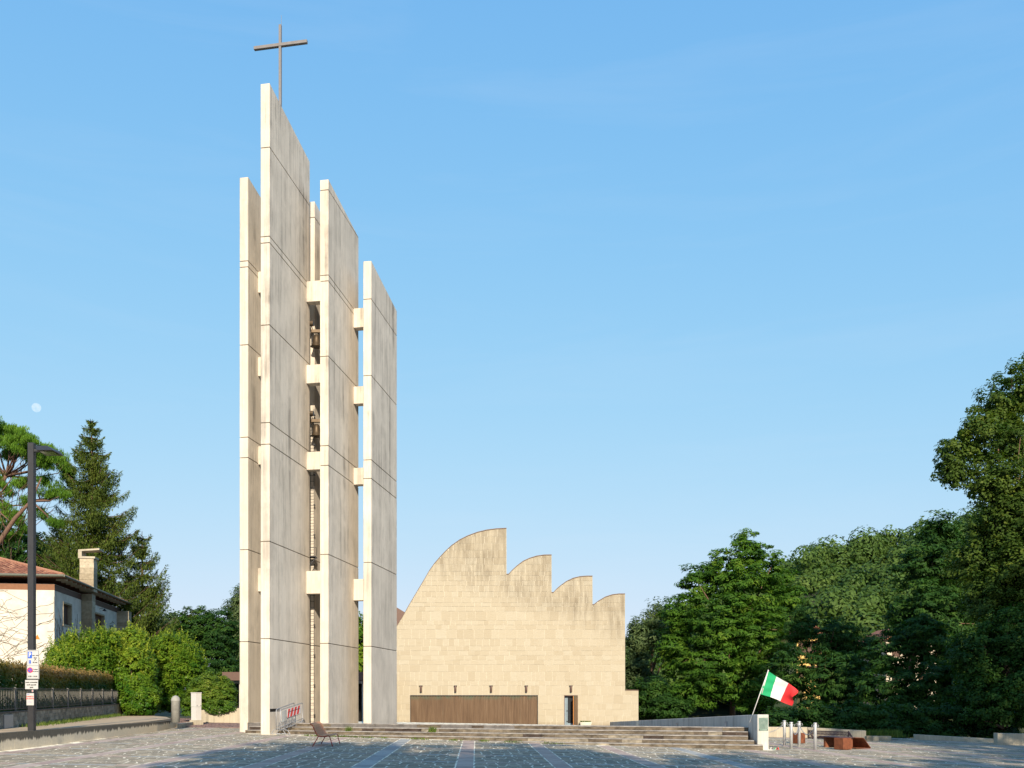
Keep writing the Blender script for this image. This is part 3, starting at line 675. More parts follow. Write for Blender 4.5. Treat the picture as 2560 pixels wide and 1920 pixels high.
flag = empty('flag', (fx + .0, fy, wtop(36)), 'green white and red flag on a slanting white pole above the ramp wall', 'flag')
pt = W(1921, 1675, 36); s = MB(); s.tube([(fx + .02, fy, wtop(36) - .3), pt], .017, 8); s.tube([Vector(pt) - Vector((.26, 0, .92)), Vector(pt) + Vector((.0, 0, .005))], .024, 8); s.build('flagpole', M['white_paint'], flag, True)
def r7(x, y): return (x / 7.54 + 1820, y / 7.54 + 1660)
TOP = [(770, 140), (845, 185), (920, 235), (1025, 300), (1130, 360), (1215, 430), (1290, 510)]
BOT = [(590, 560), (690, 592), (790, 622), (900, 662), (1003, 702), (1115, 745), (1222, 782)]
nu, nv = 36, 16; V = []
for i in range(nu + 1):
    u = i / nu; f = u * 6; a = min(5, int(f)); f -= a
    tp = [TOP[a][j] * (1 - f) + TOP[a + 1][j] * f for j in (0, 1)]; bt = [BOT[a][j] * (1 - f) + BOT[a + 1][j] * f for j in (0, 1)]
    for j in range(nv + 1):
        v = j / nv; x = tp[0] * (1 - v) + bt[0] * v; y = tp[1] * (1 - v) + bt[1] * v
        rag = max(0, u - .8) / .2; x += rag * (22 * math.sin(v * 9 + 1) - 45 * math.sin(v * math.pi)); y += rag * 10 * math.sin(v * 7)
        dep = .16 * u * math.sin(5.5 * u - 3.2 * v + .4) + .05 * math.sin(11 * u + 6 * v) * u + .02 * math.sin(16 * v + 4 * u) * (1 - u)
        q = r7(x, y); p = W(q[0], q[1], 36); V.append((p[0], 36 + dep, p[2]))
F = []; mi = []
for i in range(nu):
    for j in range(nv): b = i * (nv + 1) + j; F.append((b, b + 1, b + nv + 2, b + nv + 1)); mi.append(0 if i < nu / 3 else 1 if i < 2 * nu / 3 else 2)
obj('flag_cloth', V, F, [M['fabric_green'], M['fabric_white'], M['fabric_red']], flag, smooth=True, mi=mi)
so_ = flag.children[-1].modifiers.new('thickness', 'SOLIDIFY'); so_.thickness = .004
# scraps of red, white and green at the wall's foot
s = MB(); x0 = XW + .52
for i in range(9): a = rnd.uniform(0, 6.3); x = x0 + rnd.uniform(-.06, .26); y = YW0 - .1 + rnd.uniform(-.1, .1); s.tube([(x, y, gz(x) + .02), (x + .06 * math.cos(a), y, gz(x) + rnd.uniform(.03, .12))], .018, 5, m=rnd.choice([0, 1, 1, 2]))
tag(s.build('ribbon', [M['fabric_green'], M['fabric_white'], M['fabric_red']], loc=(x0, YW0, gz(x0))), 'crumpled tricolour ribbon lying at the foot of the ramp wall', 'ribbon')

# ================================================================= RIGHT SIDE FURNITURE
def Yof(px, py): return 1.9 / ((py - HY) / F_PX - .017 * (px - CX) / F_PX)
bl = [(1961, 1863.5, 'leftmost of the four steel posts right of the ramp wall'), (1978, 1872.6, 'second steel post from the ramp wall, standing nearest in front'), (1998, 1867.5, 'steel post standing in front of the rust coloured cube'), (2038, 1874.5, 'rightmost of the four steel posts, beside the bicycle rack')]
pos = []; proto = None
for px, py, lb in bl:
    Y = Yof(px, py); x = X_(px, Y); pos.append((x, Y, gz(x)))
    if proto is None:
        root = empty('steel_post', pos[0]); a = MB(); a.lathe([(.06, 0), (.06, 1.0), (.05, 1.02)], pos[0], 18); t1 = a.build('post', M['steel'], root, True)
        c = MB(); c.lathe([(.07, 0), (.07, .035), (.064, .05), (.02, .06)], (x, Y, gz(x) + 1.0), 18); t2 = c.build('cap', M['steel'], root, True)
        c = MB(); ringp = [(x - .10 + .04 * math.cos(a_), Y, gz(x) + .93 + .04 * math.sin(a_)) for a_ in np.linspace(0, 6.28, 11)]; c.tube(ringp, .009, 5); ringp = [(p[0] + .20, p[1], p[2]) for p in ringp]; c.tube(ringp, .009, 5); t3 = c.build('chain_eye', M['galv'], root)
        proto = (root, [t1, t2, t3])
    else:
        root = proto[0].copy(); col.objects.link(root); root.location = pos[-1]
        for ch in proto[1]: c = ch.copy(); col.objects.link(c); c.parent = root
    tag(root, 'smooth grey steel post, ' + lb, 'bollard', 'steel posts with chains')
for a, b, lb in ((pos[0], (11.4, 38.6, pos[0][2] + .0), 'slack steel chain hanging left of the leftmost steel post'), (pos[1], pos[2], 'slack steel chain between the two middle steel posts'), (pos[2], pos[3], 'slack steel chain between the third and the rightmost steel post')):
    A = Vector(a) + Vector((0, 0, .93)); B = Vector(b) + Vector((0, 0, .93)); s = MB(); n = 26
    pts = [A.lerp(B, i / n) - Vector((0, 0, .38 * 4 * (i / n) * (1 - i / n))) for i in range(n + 1)]
    for i in range(n):
        m_ = (pts[i] + pts[i + 1]) / 2; d = (pts[i + 1] - pts[i]).normalized(); sd_ = d.cross(Vector((0, 0, 1))).normalized() if i % 2 else Vector((0, 0, 1)).cross(d).cross(d).normalized()
        L = (pts[i + 1] - pts[i]).length * .62; s.tube([m_ - d * L + sd_ * .0, m_ - d * L * .4 + sd_ * .022, m_ + d * L * .4 + sd_ * .022, m_ + d * L, m_ + d * L * .4 - sd_ * .022, m_ - d * L * .4 - sd_ * .022, m_ - d * L], .008, 4)
    tag(s.build('chain', M['galv'], loc=A), lb, 'chain')
def cube_at(px, py, lb):
    Y = Yof(px, py); x = X_(px, Y); a = R(28); u = (math.cos(a), math.sin(a)); v = (-math.sin(a), math.cos(a)); s = MB()
    s.obox((x, Y), u, v, .46, .46, gz(x) + .015, gz(x) + .47); o = bevel(s.build('corten_cube', M['corten'], loc=(x, Y, gz(x))), .012)
    tag(o, lb, 'cube seat', 'rusty steel cube seats')
cube_at(2108.5, 1875.5, 'rust brown steel cube seat standing before the slanted steel bench'); cube_at(1995, 1859.5, 'rust brown steel cube seat behind the steel posts')
# folded corten bench
Y = Yof(2160, 1873); x = X_(2140, Y); g0 = gz(x); prof = [(0, .03), (.56, .02), (.60, .05), (.33, .43), (.28, .46), (-.02, .46)]
V = []; dv = (-.42, 1.0); Lb = 1.35
s = MB(); n = len(prof); ln = math.hypot(*dv)
for (a, b), (c, d) in zip(prof, prof[1:]):
    nx_, nz_ = (d - b), -(c - a); q = math.hypot(nx_, nz_); nx_, nz_ = nx_ / q * .018, nz_ / q * .018
    e = (dv[0] / ln * Lb, dv[1] / ln * Lb)
    s.hexa([(x + a, Y, g0 + b), (x + c, Y, g0 + d), (x + c + e[0], Y + e[1], g0 + d), (x + a + e[0], Y + e[1], g0 + b), (x + a - nx_, Y, g0 + b - nz_), (x + c - nx_, Y, g0 + d - nz_), (x + c - nx_ + e[0], Y + e[1], g0 + d - nz_), (x + a - nx_ + e[0], Y + e[1], g0 + b - nz_)])
cbn = empty('folded_steel_bench', (x, Y, g0), 'long bench folded from rusty steel plate with open trapezoid end', 'bench')
s.build('folded_plate', M['corten'], cbn)
s = MB(); e = (dv[0] / ln, dv[1] / ln); s.obox((x - .50, Y + .1), e, (1, 0), Lb, .46, g0 + .42, g0 + .47); bevel(s.build('seat', M['iron'], cbn), .015)
s = MB(); s.obox((x - .45, Y + .2), e, (1, 0), .1, .4, g0, g0 + .42); s.build('leg', M['corten'], cbn); s = MB(); s.obox((x - .45 + e[0] * .95, Y + .2 + e[1] * .95), e, (1, 0), .1, .4, g0, g0 + .42); s.build('leg', M['corten'], cbn)
# bicycle rack in front of the low wall
Ya = 46.3; xa, xb = X_(2022, Ya), X_(2122, 44.5); yb2 = 44.5; g0 = gz(xa)
ib = empty('bicycle_rack', (xa, Ya, g0), 'low dark iron bicycle rack with close set curved bars before the low wall', 'bicycle rack')
dx, dy = xb - xa, yb2 - Ya
for z, o_ in ((.40, .0), (.26, -.22), (.10, -.48), (.05, .02)):
    s = MB(); s.tube([(xa, Ya + o_, g0 + z), (xb, yb2 + o_, g0 + z)], .022, 6); s.build('rail', M['iron'], ib)
for f in (0, 1):
    x, y = xa + dx * f, Ya + dy * f; s = MB(); s.tube([(x, y - .50, g0), (x, y - .48, g0 + .12), (x, y - .22, g0 + .28), (x, y + .02, g0 + .44), (x, y + .05, g0)], .03, 6); s.build('end_frame', M['iron'], ib)
me_s = None
for i in range(30):
    f = (i + .5) / 30; x, y = xa + dx * f, Ya + dy * f
    if me_s is None:
        s = MB(); s.tube([(x, y + .01, g0 + .04), (x + .03, y, g0 + .2), (x, y, g0 + .40), (x, y - .1, g0 + .34), (x, y - .22, g0 + .26), (x, y - .3, g0 + .12), (x, y - .48, g0 + .10)], .012, 4); me_s = s.build('bar', M['iron'], ib, loc=(x, y, g0)); bx, by = x, y
    else: c = me_s.copy(); col.objects.link(c); c.location = me_s.location + Vector((x - bx, y - by, 0))
# low walls right
M['low'] = concrete('lichened_concrete', (.50, .45, .35), (.10, .10, .08), 1.0, .8)
def lowwall(pts, zt, label, th=.28, mat='low'):
    s = MB()
    for (a, b) in zip(pts, pts[1:]):
        s.hexa([(a[0], a[1], -2.9), (b[0], b[1], -2.9), (b[0] + .03, b[1] + th, -2.9), (a[0] + .03, a[1] + th, -2.9), (a[0], a[1], zt[0]), (b[0], b[1], zt[1]), (b[0] + .03, b[1] + th, zt[1]), (a[0] + .03, a[1] + th, zt[0])])
    o = bevel(s.build('low_wall', M[mat], loc=(pts[0][0], pts[0][1], gz(pts[0][0]))), .012); return tag(o, label, 'wall')
lowwall([(11.3, 47.9), (X_(2018, 47.2), 47.2)], (-1.63, -1.64), 'low pale wall running from the ramp wall to behind the rusty cube')
lowwall([(X_(2018.5, 47.15), 47.15), (X_(2165, 44.9), 44.9)], (-1.645, -1.73), 'low lichen stained wall behind the bicycle rack')
lowwall([(X_(2288, 47.1), 47.1), (X_(2492, 45.2), 45.2)], (Z_(1836, 47.1), Z_(1847.5, 45.2)), 'thin low wall at the far right edge of the plaza')
lowwall([(X_(2494, 42.9), 42.9), (X_(2700, 42.3), 42.3)], (Z_(1833, 42.9), Z_(1838, 42.3)), 'higher stub of low wall at the right edge before the trees', .4)
s = MB(); q = 44.7
for i in range(4):
    x = X_(2168, q) + i * .31; s = s if i else MB(); 
    bl_ = MB(); bl_.box(x, x + .3, q + .05 + i * .03, q + .35, gz(x) - .2, gz(x) + .24, rnd.random())
    if i == 0: kerb = empty('stone_kerb', (x, q, gz(x)), 'short kerb of tan blocks with grass at the end of the low wall', 'kerb')
    bl_.build('block', M['stone_block'], kerb)
# grass behind kerb, weeds
def grass(name, pts, n, hgt, label=None, sx=.25):
    P = []; N = []
    pts = np.array(pts); idx = rg.integers(0, len(pts), n); base = pts[idx] + np.stack([rg.normal(0, sx, n), rg.normal(0, sx * .5, n), np.zeros(n)], 1)
    d = np.stack([rg.normal(0, .35, n), rg.normal(0, .35, n), np.ones(n)], 1); h = hgt * rg.uniform(.4, 1.3, n)[:, None]; wv = rand_dirs(n) * .02; wv[:, 2] = 0
    V = np.stack([base - wv, base + wv, base + d * h], 1).reshape(-1, 3)
    return tag(obj(name, V, np.arange(3 * n, dtype=np.int32).reshape(-1, 3), M['grass'], tint=rg.uniform(0, 1, n)), label, 'grass', kind='stuff')
grass('grass', [(X_(2170 + i * 7, 46), 46 + (i % 3) * .4, -2.1) for i in range(12)], 1600, .35, 'tufts of grass growing behind the tan kerb blocks')
wp = [(x, footY(x) - .05, gz(x) + .0) for x in (-7.3, -6.9, -6.4, -5.9, -5.7, -5.2, -4.6, -3.9, -2.6, -2.2, -.9, .3, 1.3, 1.6, 2.9, 3.4)]
grass('weeds', wp, 900, .09, 'small weeds along the foot of the steps', .14)
grass('weeds', [(x, topY(x) - 2 * TR, -1.27 - .155 * 2) for x in (-5.6, -1.9, -1.85)], 260, .22, 'taller weed tufts growing in a step joint', .07)

# ================================================================= BARRIERS, SLATTED BENCH
def barrier(A, B, za, zb_, lb, sign, idx):
    A = Vector((A[0], A[1], za)); B = Vector((B[0], B[1], zb_)); root = empty('crowd_barrier', A, lb, 'barrier', 'crowd barriers leaning together by the tower')
    U = Vector((0, 0, 1)); D = (B - A); ln_ = D.length; d = D.normalized()
    def p(u, z): return A + D * u + U * z
    s = MB(); c = .05
    s.tube([p(0, .22), p(0, 1.02), p(c * .3, 1.08), p(c, 1.1), p(1 - c, 1.1), p(1 - c * .3, 1.08), p(1, 1.02), p(1, .30), p(1 - c * .3, .24), p(1 - c, .22), p(c * .3, .22), p(0, .22)], .02, 7); s.tube([p(0, .36), p(1, .36)], .014, 6); s.build('frame', M['galv'], root, True)
    m0 = None
    for i in range(15):
        u = (i + 1) / 16; s = MB(); s.tube([p(u, .23), p(u, 1.09)], .009, 5); s.build('bar', M['galv'], root)
    pr_ = Vector((d.y, -d.x, 0)).normalized()
    for u in (.12, .88):
        b = p(u, .24); zg = -.0 ; s = MB()
        s.tube([b + pr_ * .32 - U * .24, b + pr_ * .2 - U * .08, b, b - pr_ * .2 - U * .08, b - pr_ * .32 - U * .24], .017, 6); s.tube([b + pr_ * .32 - U * .235, b - pr_ * .32 - U * .235], .012, 5); s.build('foot', M['galv'], root)
    if sign:
        off = pr_ * .03
        s = MB(); q = [p(.27, .66), p(.86, .66), p(.86, 1.03), p(.27, 1.03)]
        s.hexa([v + off for v in (q[0], q[1], q[2], q[3])] + [v + off * 1.25 for v in (q[0], q[1], q[2], q[3])]); sg = s.build('warning_board', M['fabric_white'], root)
        s = MB()
        for i in range(4):
            u0 = .27 + i * .148 + .0; 
            a0, a1_, t0, t1_ = u0 - .035, u0 + .055, u0 + .035, u0 + .125
            cl = lambda v: min(max(v, .27), .86)
            s.hexa([p(cl(a0), .662) + off * 1.26, p(cl(a1_), .662) + off * 1.26, p(cl(t1_), 1.028) + off * 1.26, p(cl(t0), 1.028) + off * 1.26] + [v + off * .06 for v in (p(cl(a0), .662) + off * 1.26, p(cl(a1_), .662) + off * 1.26, p(cl(t1_), 1.028) + off * 1.26, p(cl(t0), 1.028) + off * 1.26)])
        s.build('red_stripe', M['sign_red'], sg)
        s = MB()
        for i in range(12): u = .30 + i * .045; s.hexa([p(u, .88) + off * 1.34, p(u + .028, .88) + off * 1.34, p(u + .028, .92) + off * 1.34, p(u, .92) + off * 1.34] + [v + off * .05 for v in (p(u, .88) + off * 1.34, p(u + .028, .88) + off * 1.34, p(u + .028, .92) + off * 1.34, p(u, .92) + off * 1.34)])
        s.build('faded_letters', M['ink'], sg)
        s = MB(); q = [p(.03, .55), p(.24, .55), p(.24, 1.03), p(.03, 1.03)]; s.hexa([v + off * .6 for v in q] + [v + off * .9 for v in q]); s.build('blank_board', M['wallc'], root)
barrier((-8.52, 40.05), (-8.10, 43.0), -1.74, -1.45, 'front galvanised crowd barrier carrying a red and white striped board', True, 0)
barrier((-8.72, 40.15), (-8.42, 42.6), -1.72, -1.45, 'rear galvanised crowd barrier leaning against the tall fin', False, 1)
# slatted bench in the shade
bx, by = X_(812, 32.8), 32.2; g0 = gz(bx)
sb = empty('slatted_bench', (bx, by, g0), 'red metal bench with wooden slats standing on the shaded plaza', 'bench')
L2 = 1.75
prof = [(-.43, .80), (-.40, .795), (-.33, .74), (-.27, .60), (-.21, .47), (-.14, .37), (-.08, .36), (.03, .345), (.10, .35), (.18, .375), (.24, .375), (.27, .35)]
fx_, fy_ = 1.0, .02
for yy, nm_ in ((0, 'side_frame'), (L2, 'side_frame')):
    s = MB(); s.tube([(bx + a, by + yy, g0 + z) for a, z in prof], .016, 6)
    s.tube([(bx - .13, by + yy, g0 + .36), (bx - .33, by + yy, g0 + .012)], .017, 6); s.tube([(bx + .27, by + yy, g0 + .355), (bx + .37, by + yy, g0 + .012)], .017, 6)
    s.build(nm_, M['bench_red'], sb, True)
s = MB(); s.tube([(bx + .30, by, g0 + .22), (bx + .30, by + L2, g0 + .22)], .008, 5); s.build('stretcher', M['bench_red'], sb)
P_ = [Vector((a, 0, z)) for a, z in prof]; tot = [0]
for a, b in zip(P_, P_[1:]): tot.append(tot[-1] + (b - a).length)
ns = 15
for i in range(ns):
    d = tot[-1] * (i + .5) / ns; j = max(q for q in range(len(tot) - 1) if tot[q] <= d); f = (d - tot[j]) / (tot[j + 1] - tot[j]); c = P_[j].lerp(P_[j + 1], f); t_ = (P_[j + 1] - P_[j]).normalized(); n_ = Vector((-t_.z, 0, t_.x)); hw = .029
    a = c + n_ * .018; s = MB(); q = [a - t_ * hw, a + t_ * hw, a + t_ * hw + n_ * .022, a - t_ * hw + n_ * .022]
    s.hexa([(bx + v.x, by - .04, g0 + v.z) for v in q] + [(bx + v.x, by + L2 + .04, g0 + v.z) for v in q], rnd.random()); s.build('slat', M['bench_wood'], sb)

# ================================================================= LEFT: LAMP, SIGNS, FENCE, HEDGES
def text(name, body, size, loc, mat, parent, ax=(1, 0), align='CENTER', ext=.001, sx=1.0, bold=.0022):
    cu = bpy.data.curves.new(name, 'FONT'); cu.body = body; cu.size = size; cu.extrude = ext; cu.align_x = align; cu.align_y = 'CENTER'; cu.resolution_u = 2; cu.offset = bold
    t = bpy.data.objects.new(name, cu); col.objects.link(t); dg = bpy.context.evaluated_depsgraph_get(); me = bpy.data.meshes.new_from_object(t.evaluated_get(dg)); bpy.data.objects.remove(t)
    o = bpy.data.objects.new(name, me); me.materials.clear(); me.materials.append(mat); col.objects.link(o); o.parent = parent
    o.location = Vector(loc) - rootloc(parent); o.rotation_euler = (R(90), 0, 0); o.scale = (sx, 1, 1); return o
YL = 29.5; xp0, xp1 = X_(68.6, YL), X_(83.6, YL); zpb = -1.14
lamp = empty('street_lamp', ((xp0 + xp1) / 2, YL, zpb), 'tall dark square street lamp with flat head rising above the left retaining wall', 'street lamp')
s = MB(); s.box(xp0, xp1, YL, YL + .19, zpb - .05, Z_(1106, YL)); bevel(s.build('post', M['dark_metal'], lamp), .01)
s = MB(); zu = 7.80; zt = 7.98
s.hexa([(-13.97, 29.25, zu), (-13.47, 29.25, zu), (-13.43, 29.98, zu), (-14.02, 29.98, zu), (-14.10, 29.42, zt), (-13.72, 29.42, zt), (-13.52, 29.9, zt - .06), (-14.02, 29.9, zt - .06)]); hd = s.build('lamp_head', M['dark_metal'], lamp)
s = MB(); s.box(-13.93, -13.53, 29.4, 29.85, zu - .012, zu - .001); s.build('lens', M['glass_dark'], hd)
s = MB(); s.box(xp1, -13.95, 29.52, 29.62, zu + .02, zu + .1); s.build('arm', M['dark_metal'], lamp)
# signs are fixed to the post
ys = YL - .04
def plate(name, x0, x1, z0, z1, lb, cat='sign', y=ys):
    root = empty(name, ((x0 + x1) / 2, y, z0), lb, cat); s = MB(); s.box(x0, x1, y, y + .02, z0, z1); bevel(s.build('plate', M['sign_white'], root), .006); return root
xa, xb = X_(66.5, ys), X_(97.5, ys); za, zb_ = Z_(1698, ys), Z_(1625, ys)
ps = plate('parking_sign', xa, xb, za, zb_, 'tall white parking sign with blue P and no parking disc on lamp post')
wS = xb - xa; hS = zb_ - za; y_ = ys - .002
def U(u, v): return (xa + wS * u, y_, zb_ - hS * v)
s = MB()
for (u0, v0, u1, v1) in ((.04, .02, .96, .028), (.04, .975, .96, .983), (.03, .02, .05, .983), (.95, .02, .97, .983), (.04, .535, .96, .543)):
    a, b = U(u0, v1), U(u1, v0); s.box(a[0], b[0], y_ - .001, y_ + .001, a[2], b[2])
s.build('border', M['ink'], ps)
s = MB(); a, b = U(.10, .285), U(.44, .06); s.box(a[0], b[0], y_ - .001, y_ + .001, a[2], b[2]); bp_ = s.build('blue_panel', M['sign_blue'], ps)
text('letter', 'P', .21, (U(.27, .172)[0], y_ - .003, U(.27, .172)[2]), M['fabric_white'], ps, sx=.8, bold=.004)
s = MB(); a, b = U(.18, .485), U(.36, .35); s.box(a[0], b[0], y_ - .001, y_ + .001, a[2], b[2]); s.build('disc_symbol', M['sign_blue'], ps)
s = MB(); a, b = U(.21, .475), U(.33, .455); s.box(a[0], b[0], y_ - .003, y_ - .001, a[2], b[2]); s.tube([(U(.27, .38)[0], y_ - .0025, U(.27, .365)[2]), (U(.27, .41)[0], y_ - .0025, U(.27, .43)[2])], .008, 5); s.build('disc_mark', M['sign_white'], ps)
def disc(c, r, m, name, dy): s = MB(); n = 28; s.add([(c[0], c[1] - dy, c[2])] + [(c[0] + r * math.cos(2 * math.pi * i / n), c[1] - dy, c[2] + r * math.sin(2 * math.pi * i / n)) for i in range(n)], [(0, i + 1, (i + 1) % n + 1) for i in range(n)]); s.build(name, m, ps)
dc = U(.28, .69); disc(dc, .088, M['sign_red'], 'red_ring', .001); disc(dc, .066, M['sign_blue'], 'blue_disc', .003)
s = MB(); q = .066 * .707; s.hexa([(dc[0] - q - .008, y_ - .004, dc[2] + q - .008), (dc[0] + q - .008, y_ - .004, dc[2] - q - .008), (dc[0] + q + .008, y_ - .004, dc[2] - q + .008), (dc[0] - q + .008, y_ - .004, dc[2] + q + .008)] + [(dc[0] - q - .008, y_ - .006, dc[2] + q - .008), (dc[0] + q - .008, y_ - .006, dc[2] - q - .008), (dc[0] + q + .008, y_ - .006, dc[2] - q + .008), (dc[0] - q + .008, y_ - .006, dc[2] + q + .008)]); s.build('slash', M['sign_red'], ps)
text('hours', '8.00 - 18.00', .042, (U(.72, .19)[0], y_ - .001, U(.72, .19)[2]), M['ink'], ps)
s = MB(); c = U(.70, .31)
for sg in (-1, 1): s.tube([(c[0] - .035 * sg, y_ - .004, c[2] - .05), (c[0] + .035 * sg, y_ - .004, c[2] + .045)], .006, 4); s.tube([(c[0] + .015 * sg, y_ - .004, c[2] + .055), (c[0] + .048 * sg, y_ - .004, c[2] + .03)], .010, 4)
s.build('crossed_hammers', M['ink'], ps)
text('minutes', '60 min', .055, (U(.68, .425)[0], y_ - .001, U(.68, .425)[2]), M['ink'], ps)
text('words', '2 sabato', .045, (U(.72, .665)[0], y_ - .001, U(.72, .665)[2]), M['ink'], ps); text('words', 'per mercato', .038, (U(.72, .735)[0], y_ - .001, U(.72, .735)[2]), M['ink'], ps)
text('hours', '8.00 - 14.00', .06, (U(.5, .905)[0], y_ - .001, U(.5, .905)[2]), M['ink'], ps)
xa2, xb2 = X_(62.5, ys), X_(95, ys); z0, z1 = Z_(1723, ys), Z_(1700, ys)
p2 = plate('text_sign', xa2, xb2, z0, z1, 'small white text sign fixed below the tall parking sign'); cx2 = (xa2 + xb2) / 2; H2 = z1 - z0
for i, t_ in enumerate(('sosta consentita', 'negli appositi', 'spazi')): text('words', t_, .058, (cx2, y_ - .001, z1 - H2 * (.25 + .27 * i)), M['ink'], p2)
xa3, xb3 = X_(66, ys), X_(84.5, ys); z0, z1 = Z_(1763.5, ys), Z_(1733, ys)
p3 = plate('paper_notice', xa3, xb3, z0, z1, 'white paper notice with red lettering taped low on the lamp post', 'notice'); cx3 = (xa3 + xb3) / 2; H3 = z1 - z0
text('words', 'DIVIETO', .058, (cx3, y_ - .001, z1 - H3 * .28), M['sign_red'], p3); text('words', 'DI SOSTA', .058, (cx3, y_ - .001, z1 - H3 * .45), M['sign_red'], p3)
s = MB(); s.box(cx3 - .06, cx3 + .05, y_ - .001, y_ + .001, z1 - H3 * .73, z1 - H3 * .71); s.box(cx3 - .10, cx3 - .02, y_ - .001, y_ + .001, z1 - H3 * .10, z1 - H3 * .06, m=0); s.build('small_print', M['sign_blue'], p3)
s = MB(); s.box(X_(79.5, ys), X_(83, ys), y_, y_ + .03, Z_(1730, ys), Z_(1724.5, ys)); stk = s.build('sticker', M['sign_white'], lamp)
s = MB(); s.box(X_(80.5, ys), X_(82, ys), y_ - .002, y_, Z_(1729, ys), Z_(1726, ys)); s.build('sticker_mark', M['sign_red'], stk)
# fence on block wall
FA, FB = Vector((-16.0, 30.6, 0)), Vector((-21.55, 56.0, 0)); Fd = (FB - FA); Fl = Fd.length; Fu = Fd.normalized(); Fn = Vector((Fu.y, -Fu.x, 0))
def fpt(s_, off=0): p = FA + Fu * s_ + Fn * off; return (p.x, p.y)
def ft(s_): f = s_ / Fl; return -.58 + .08 * f        # wall top
bw = empty('block_wall', (FA.x, FA.y, -1.15), 'low wall of rough grey blocks under the black fence at left', 'wall')
def seg(mb, s0, s1, o0, o1, za0, za1, zb0, zb1, t=.5):
    a, b, c, d = fpt(s0, o0), fpt(s1, o0), fpt(s1, o1), fpt(s0, o1); mb.hexa([(a[0], a[1], za0), (b[0], b[1], za1), (c[0], c[1], za1), (d[0], d[1], za0), (a[0], a[1], zb0), (b[0], b[1], zb1), (c[0], c[1], zb1), (d[0], d[1], zb0)], t)
s = MB(); seg(s, -8, Fl + .3, -.015, -.25, -1.5, -1.5, ft(-8) - .05, ft(Fl) - .05); s.build('core', M['wallc'], bw)
s = MB(); seg(s, -8, Fl + .35, .03, -.28, ft(-8) - .05, ft(Fl) - .05, ft(-8), ft(Fl)); s.build('coping', M['cap'], bw)
for r_ in range(4):
    s_ = -2.0 + (.2 if r_ % 2 else 0)
    while s_ < Fl + .2:
        L = min(.40, Fl + .3 - s_); h = .145; zt0 = ft(s_) - .052 - r_ * h
        if L > .08:
            mb = MB(); seg(mb, s_ + .006, s_ + L - .006, rnd.uniform(0, .02), -.02, zt0 - h + .008, zt0 - h + .008, zt0, zt0, rnd.random())
            mb.build('block', M['block'], bw, loc=(fpt(s_)[0], fpt(s_)[1], zt0 - h))
        s_ += .40
fence = empty('black_fence', (FA.x, FA.y, ft(0)), 'black metal railing fence on the block wall in front of hedge', 'fence')
s = MB()
for dz in (.06, .80): seg(s, -8, Fl, -.10, -.13, ft(-8) + dz, ft(Fl) + dz, ft(-8) + dz + .035, ft(Fl) + dz + .035)
s.build('rail', M['dark_metal'], fence)
M['fpost'] = plain('fence_post', (.20, .195, .185), .6)
for i in range(-2, 10):
    s_ = i * Fl / 9; x, y = fpt(s_, -.115); s = MB(); s.box(x - .03, x + .03, y - .03, y + .03, ft(s_) - .01, ft(s_) + .86); s.build('fence_post', M['fpost'], fence, loc=(x, y, ft(s_)))
s_ = -5; nbar = 0; bproto = None
while s_ < Fl:
    x, y = fpt(s_, -.115)
    if bproto is None: s = MB(); s.box(x - .007, x + .007, y - .007, y + .007, ft(s_) + .07, ft(s_) + .81); bproto = s.build('bar', M['fpost'], fence, loc=(x, y, ft(s_))); b0 = (x, y, ft(s_))
    else: c = bproto.copy(); col.objects.link(c); c.location = bproto.location + Vector((x - b0[0], y - b0[1], ft(s_) - b0[2]))
    s_ += .20; nbar += 1
s = MB(); x, y = fpt(.9, .05); x2, y2 = fpt(2.0, .05); s.hexa([(x, y, -1.14), (x2, y2, -1.14), (x2 - .1, y2, -1.14), (x - .1, y, -1.14), (x, y, -.68), (x2, y2, -.68), (x2 - .1, y2, -.68), (x - .1, y, -.68)])
mbx = empty('meter_cabinet', (x, y, -1.14), 'small grey meter cabinet set in the block wall left of the lamp', 'cabinet'); s.build('door', M['galv'], mbx)
s = MB(); s.box(x2 - .5, x2 - .2, y2 - .4, y2 - .38, -.8, -.79); s.build('vent', M['dark_metal'], mbx)
wl = [fpt(s_, .12) + (-1.18,) for s_ in list(np.linspace(3, Fl - 3, 40))]
grass('weeds', wl, 2600, .15, 'weeds growing along the foot of the block wall', .25)
# photinia hedge behind fence
def hedge(name, label, s0, s1, o0, o1, z0, z1, mat, n, leaf, tipn=0):
    p = fpt((s0 + s1) / 2, (o0 + o1) / 2); root = empty(name, (p[0], p[1], z0), label, 'hedge')
    ss = rg.uniform(s0, s1, n); oo = np.where(rg.random(n) < .55, o0 - np.abs(rg.normal(0, .12, n)), rg.uniform(o1, o0, n)); zz = rg.uniform(z0, z1, n) + rg.normal(0, .06, n)
    top = rg.random(n) < .30; zz = np.where(top, z1 + np.abs(rg.normal(0, .16, n)) - .1, zz)
    P = np.stack([FA.x + Fu.x * ss + Fn.x * oo, FA.y + Fu.y * ss + Fn.y * oo, zz], 1)
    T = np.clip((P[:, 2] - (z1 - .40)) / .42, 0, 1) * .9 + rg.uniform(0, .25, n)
    N = rand_dirs(n) * .7 + np.array([Fn.x, Fn.y, .5]); N /= np.linalg.norm(N, axis=1, keepdims=True)
    V, F, T = cards(P, N, leaf[0], leaf[1], np.clip(T, 0, 1)); obj('foliage', V, F, mat, root, tint=T)
    s = MB()
    for i in range(int((s1 - s0) / .8)): x, y = fpt(s0 + i * .8, (o0 + o1) / 2); s.tube([(x, y, z0 - .2), (x + .1, y, z1 - .2)], .03, 5)
    s.build('stem', M['bark'], root); return root
hedge('photinia_hedge', 'clipped hedge with pinkish young leaves behind the black fence', -8, Fl - 1.0, -.35, -1.5, -1.0, .95, M['lf_photinia'], 62000, (.085, .042))
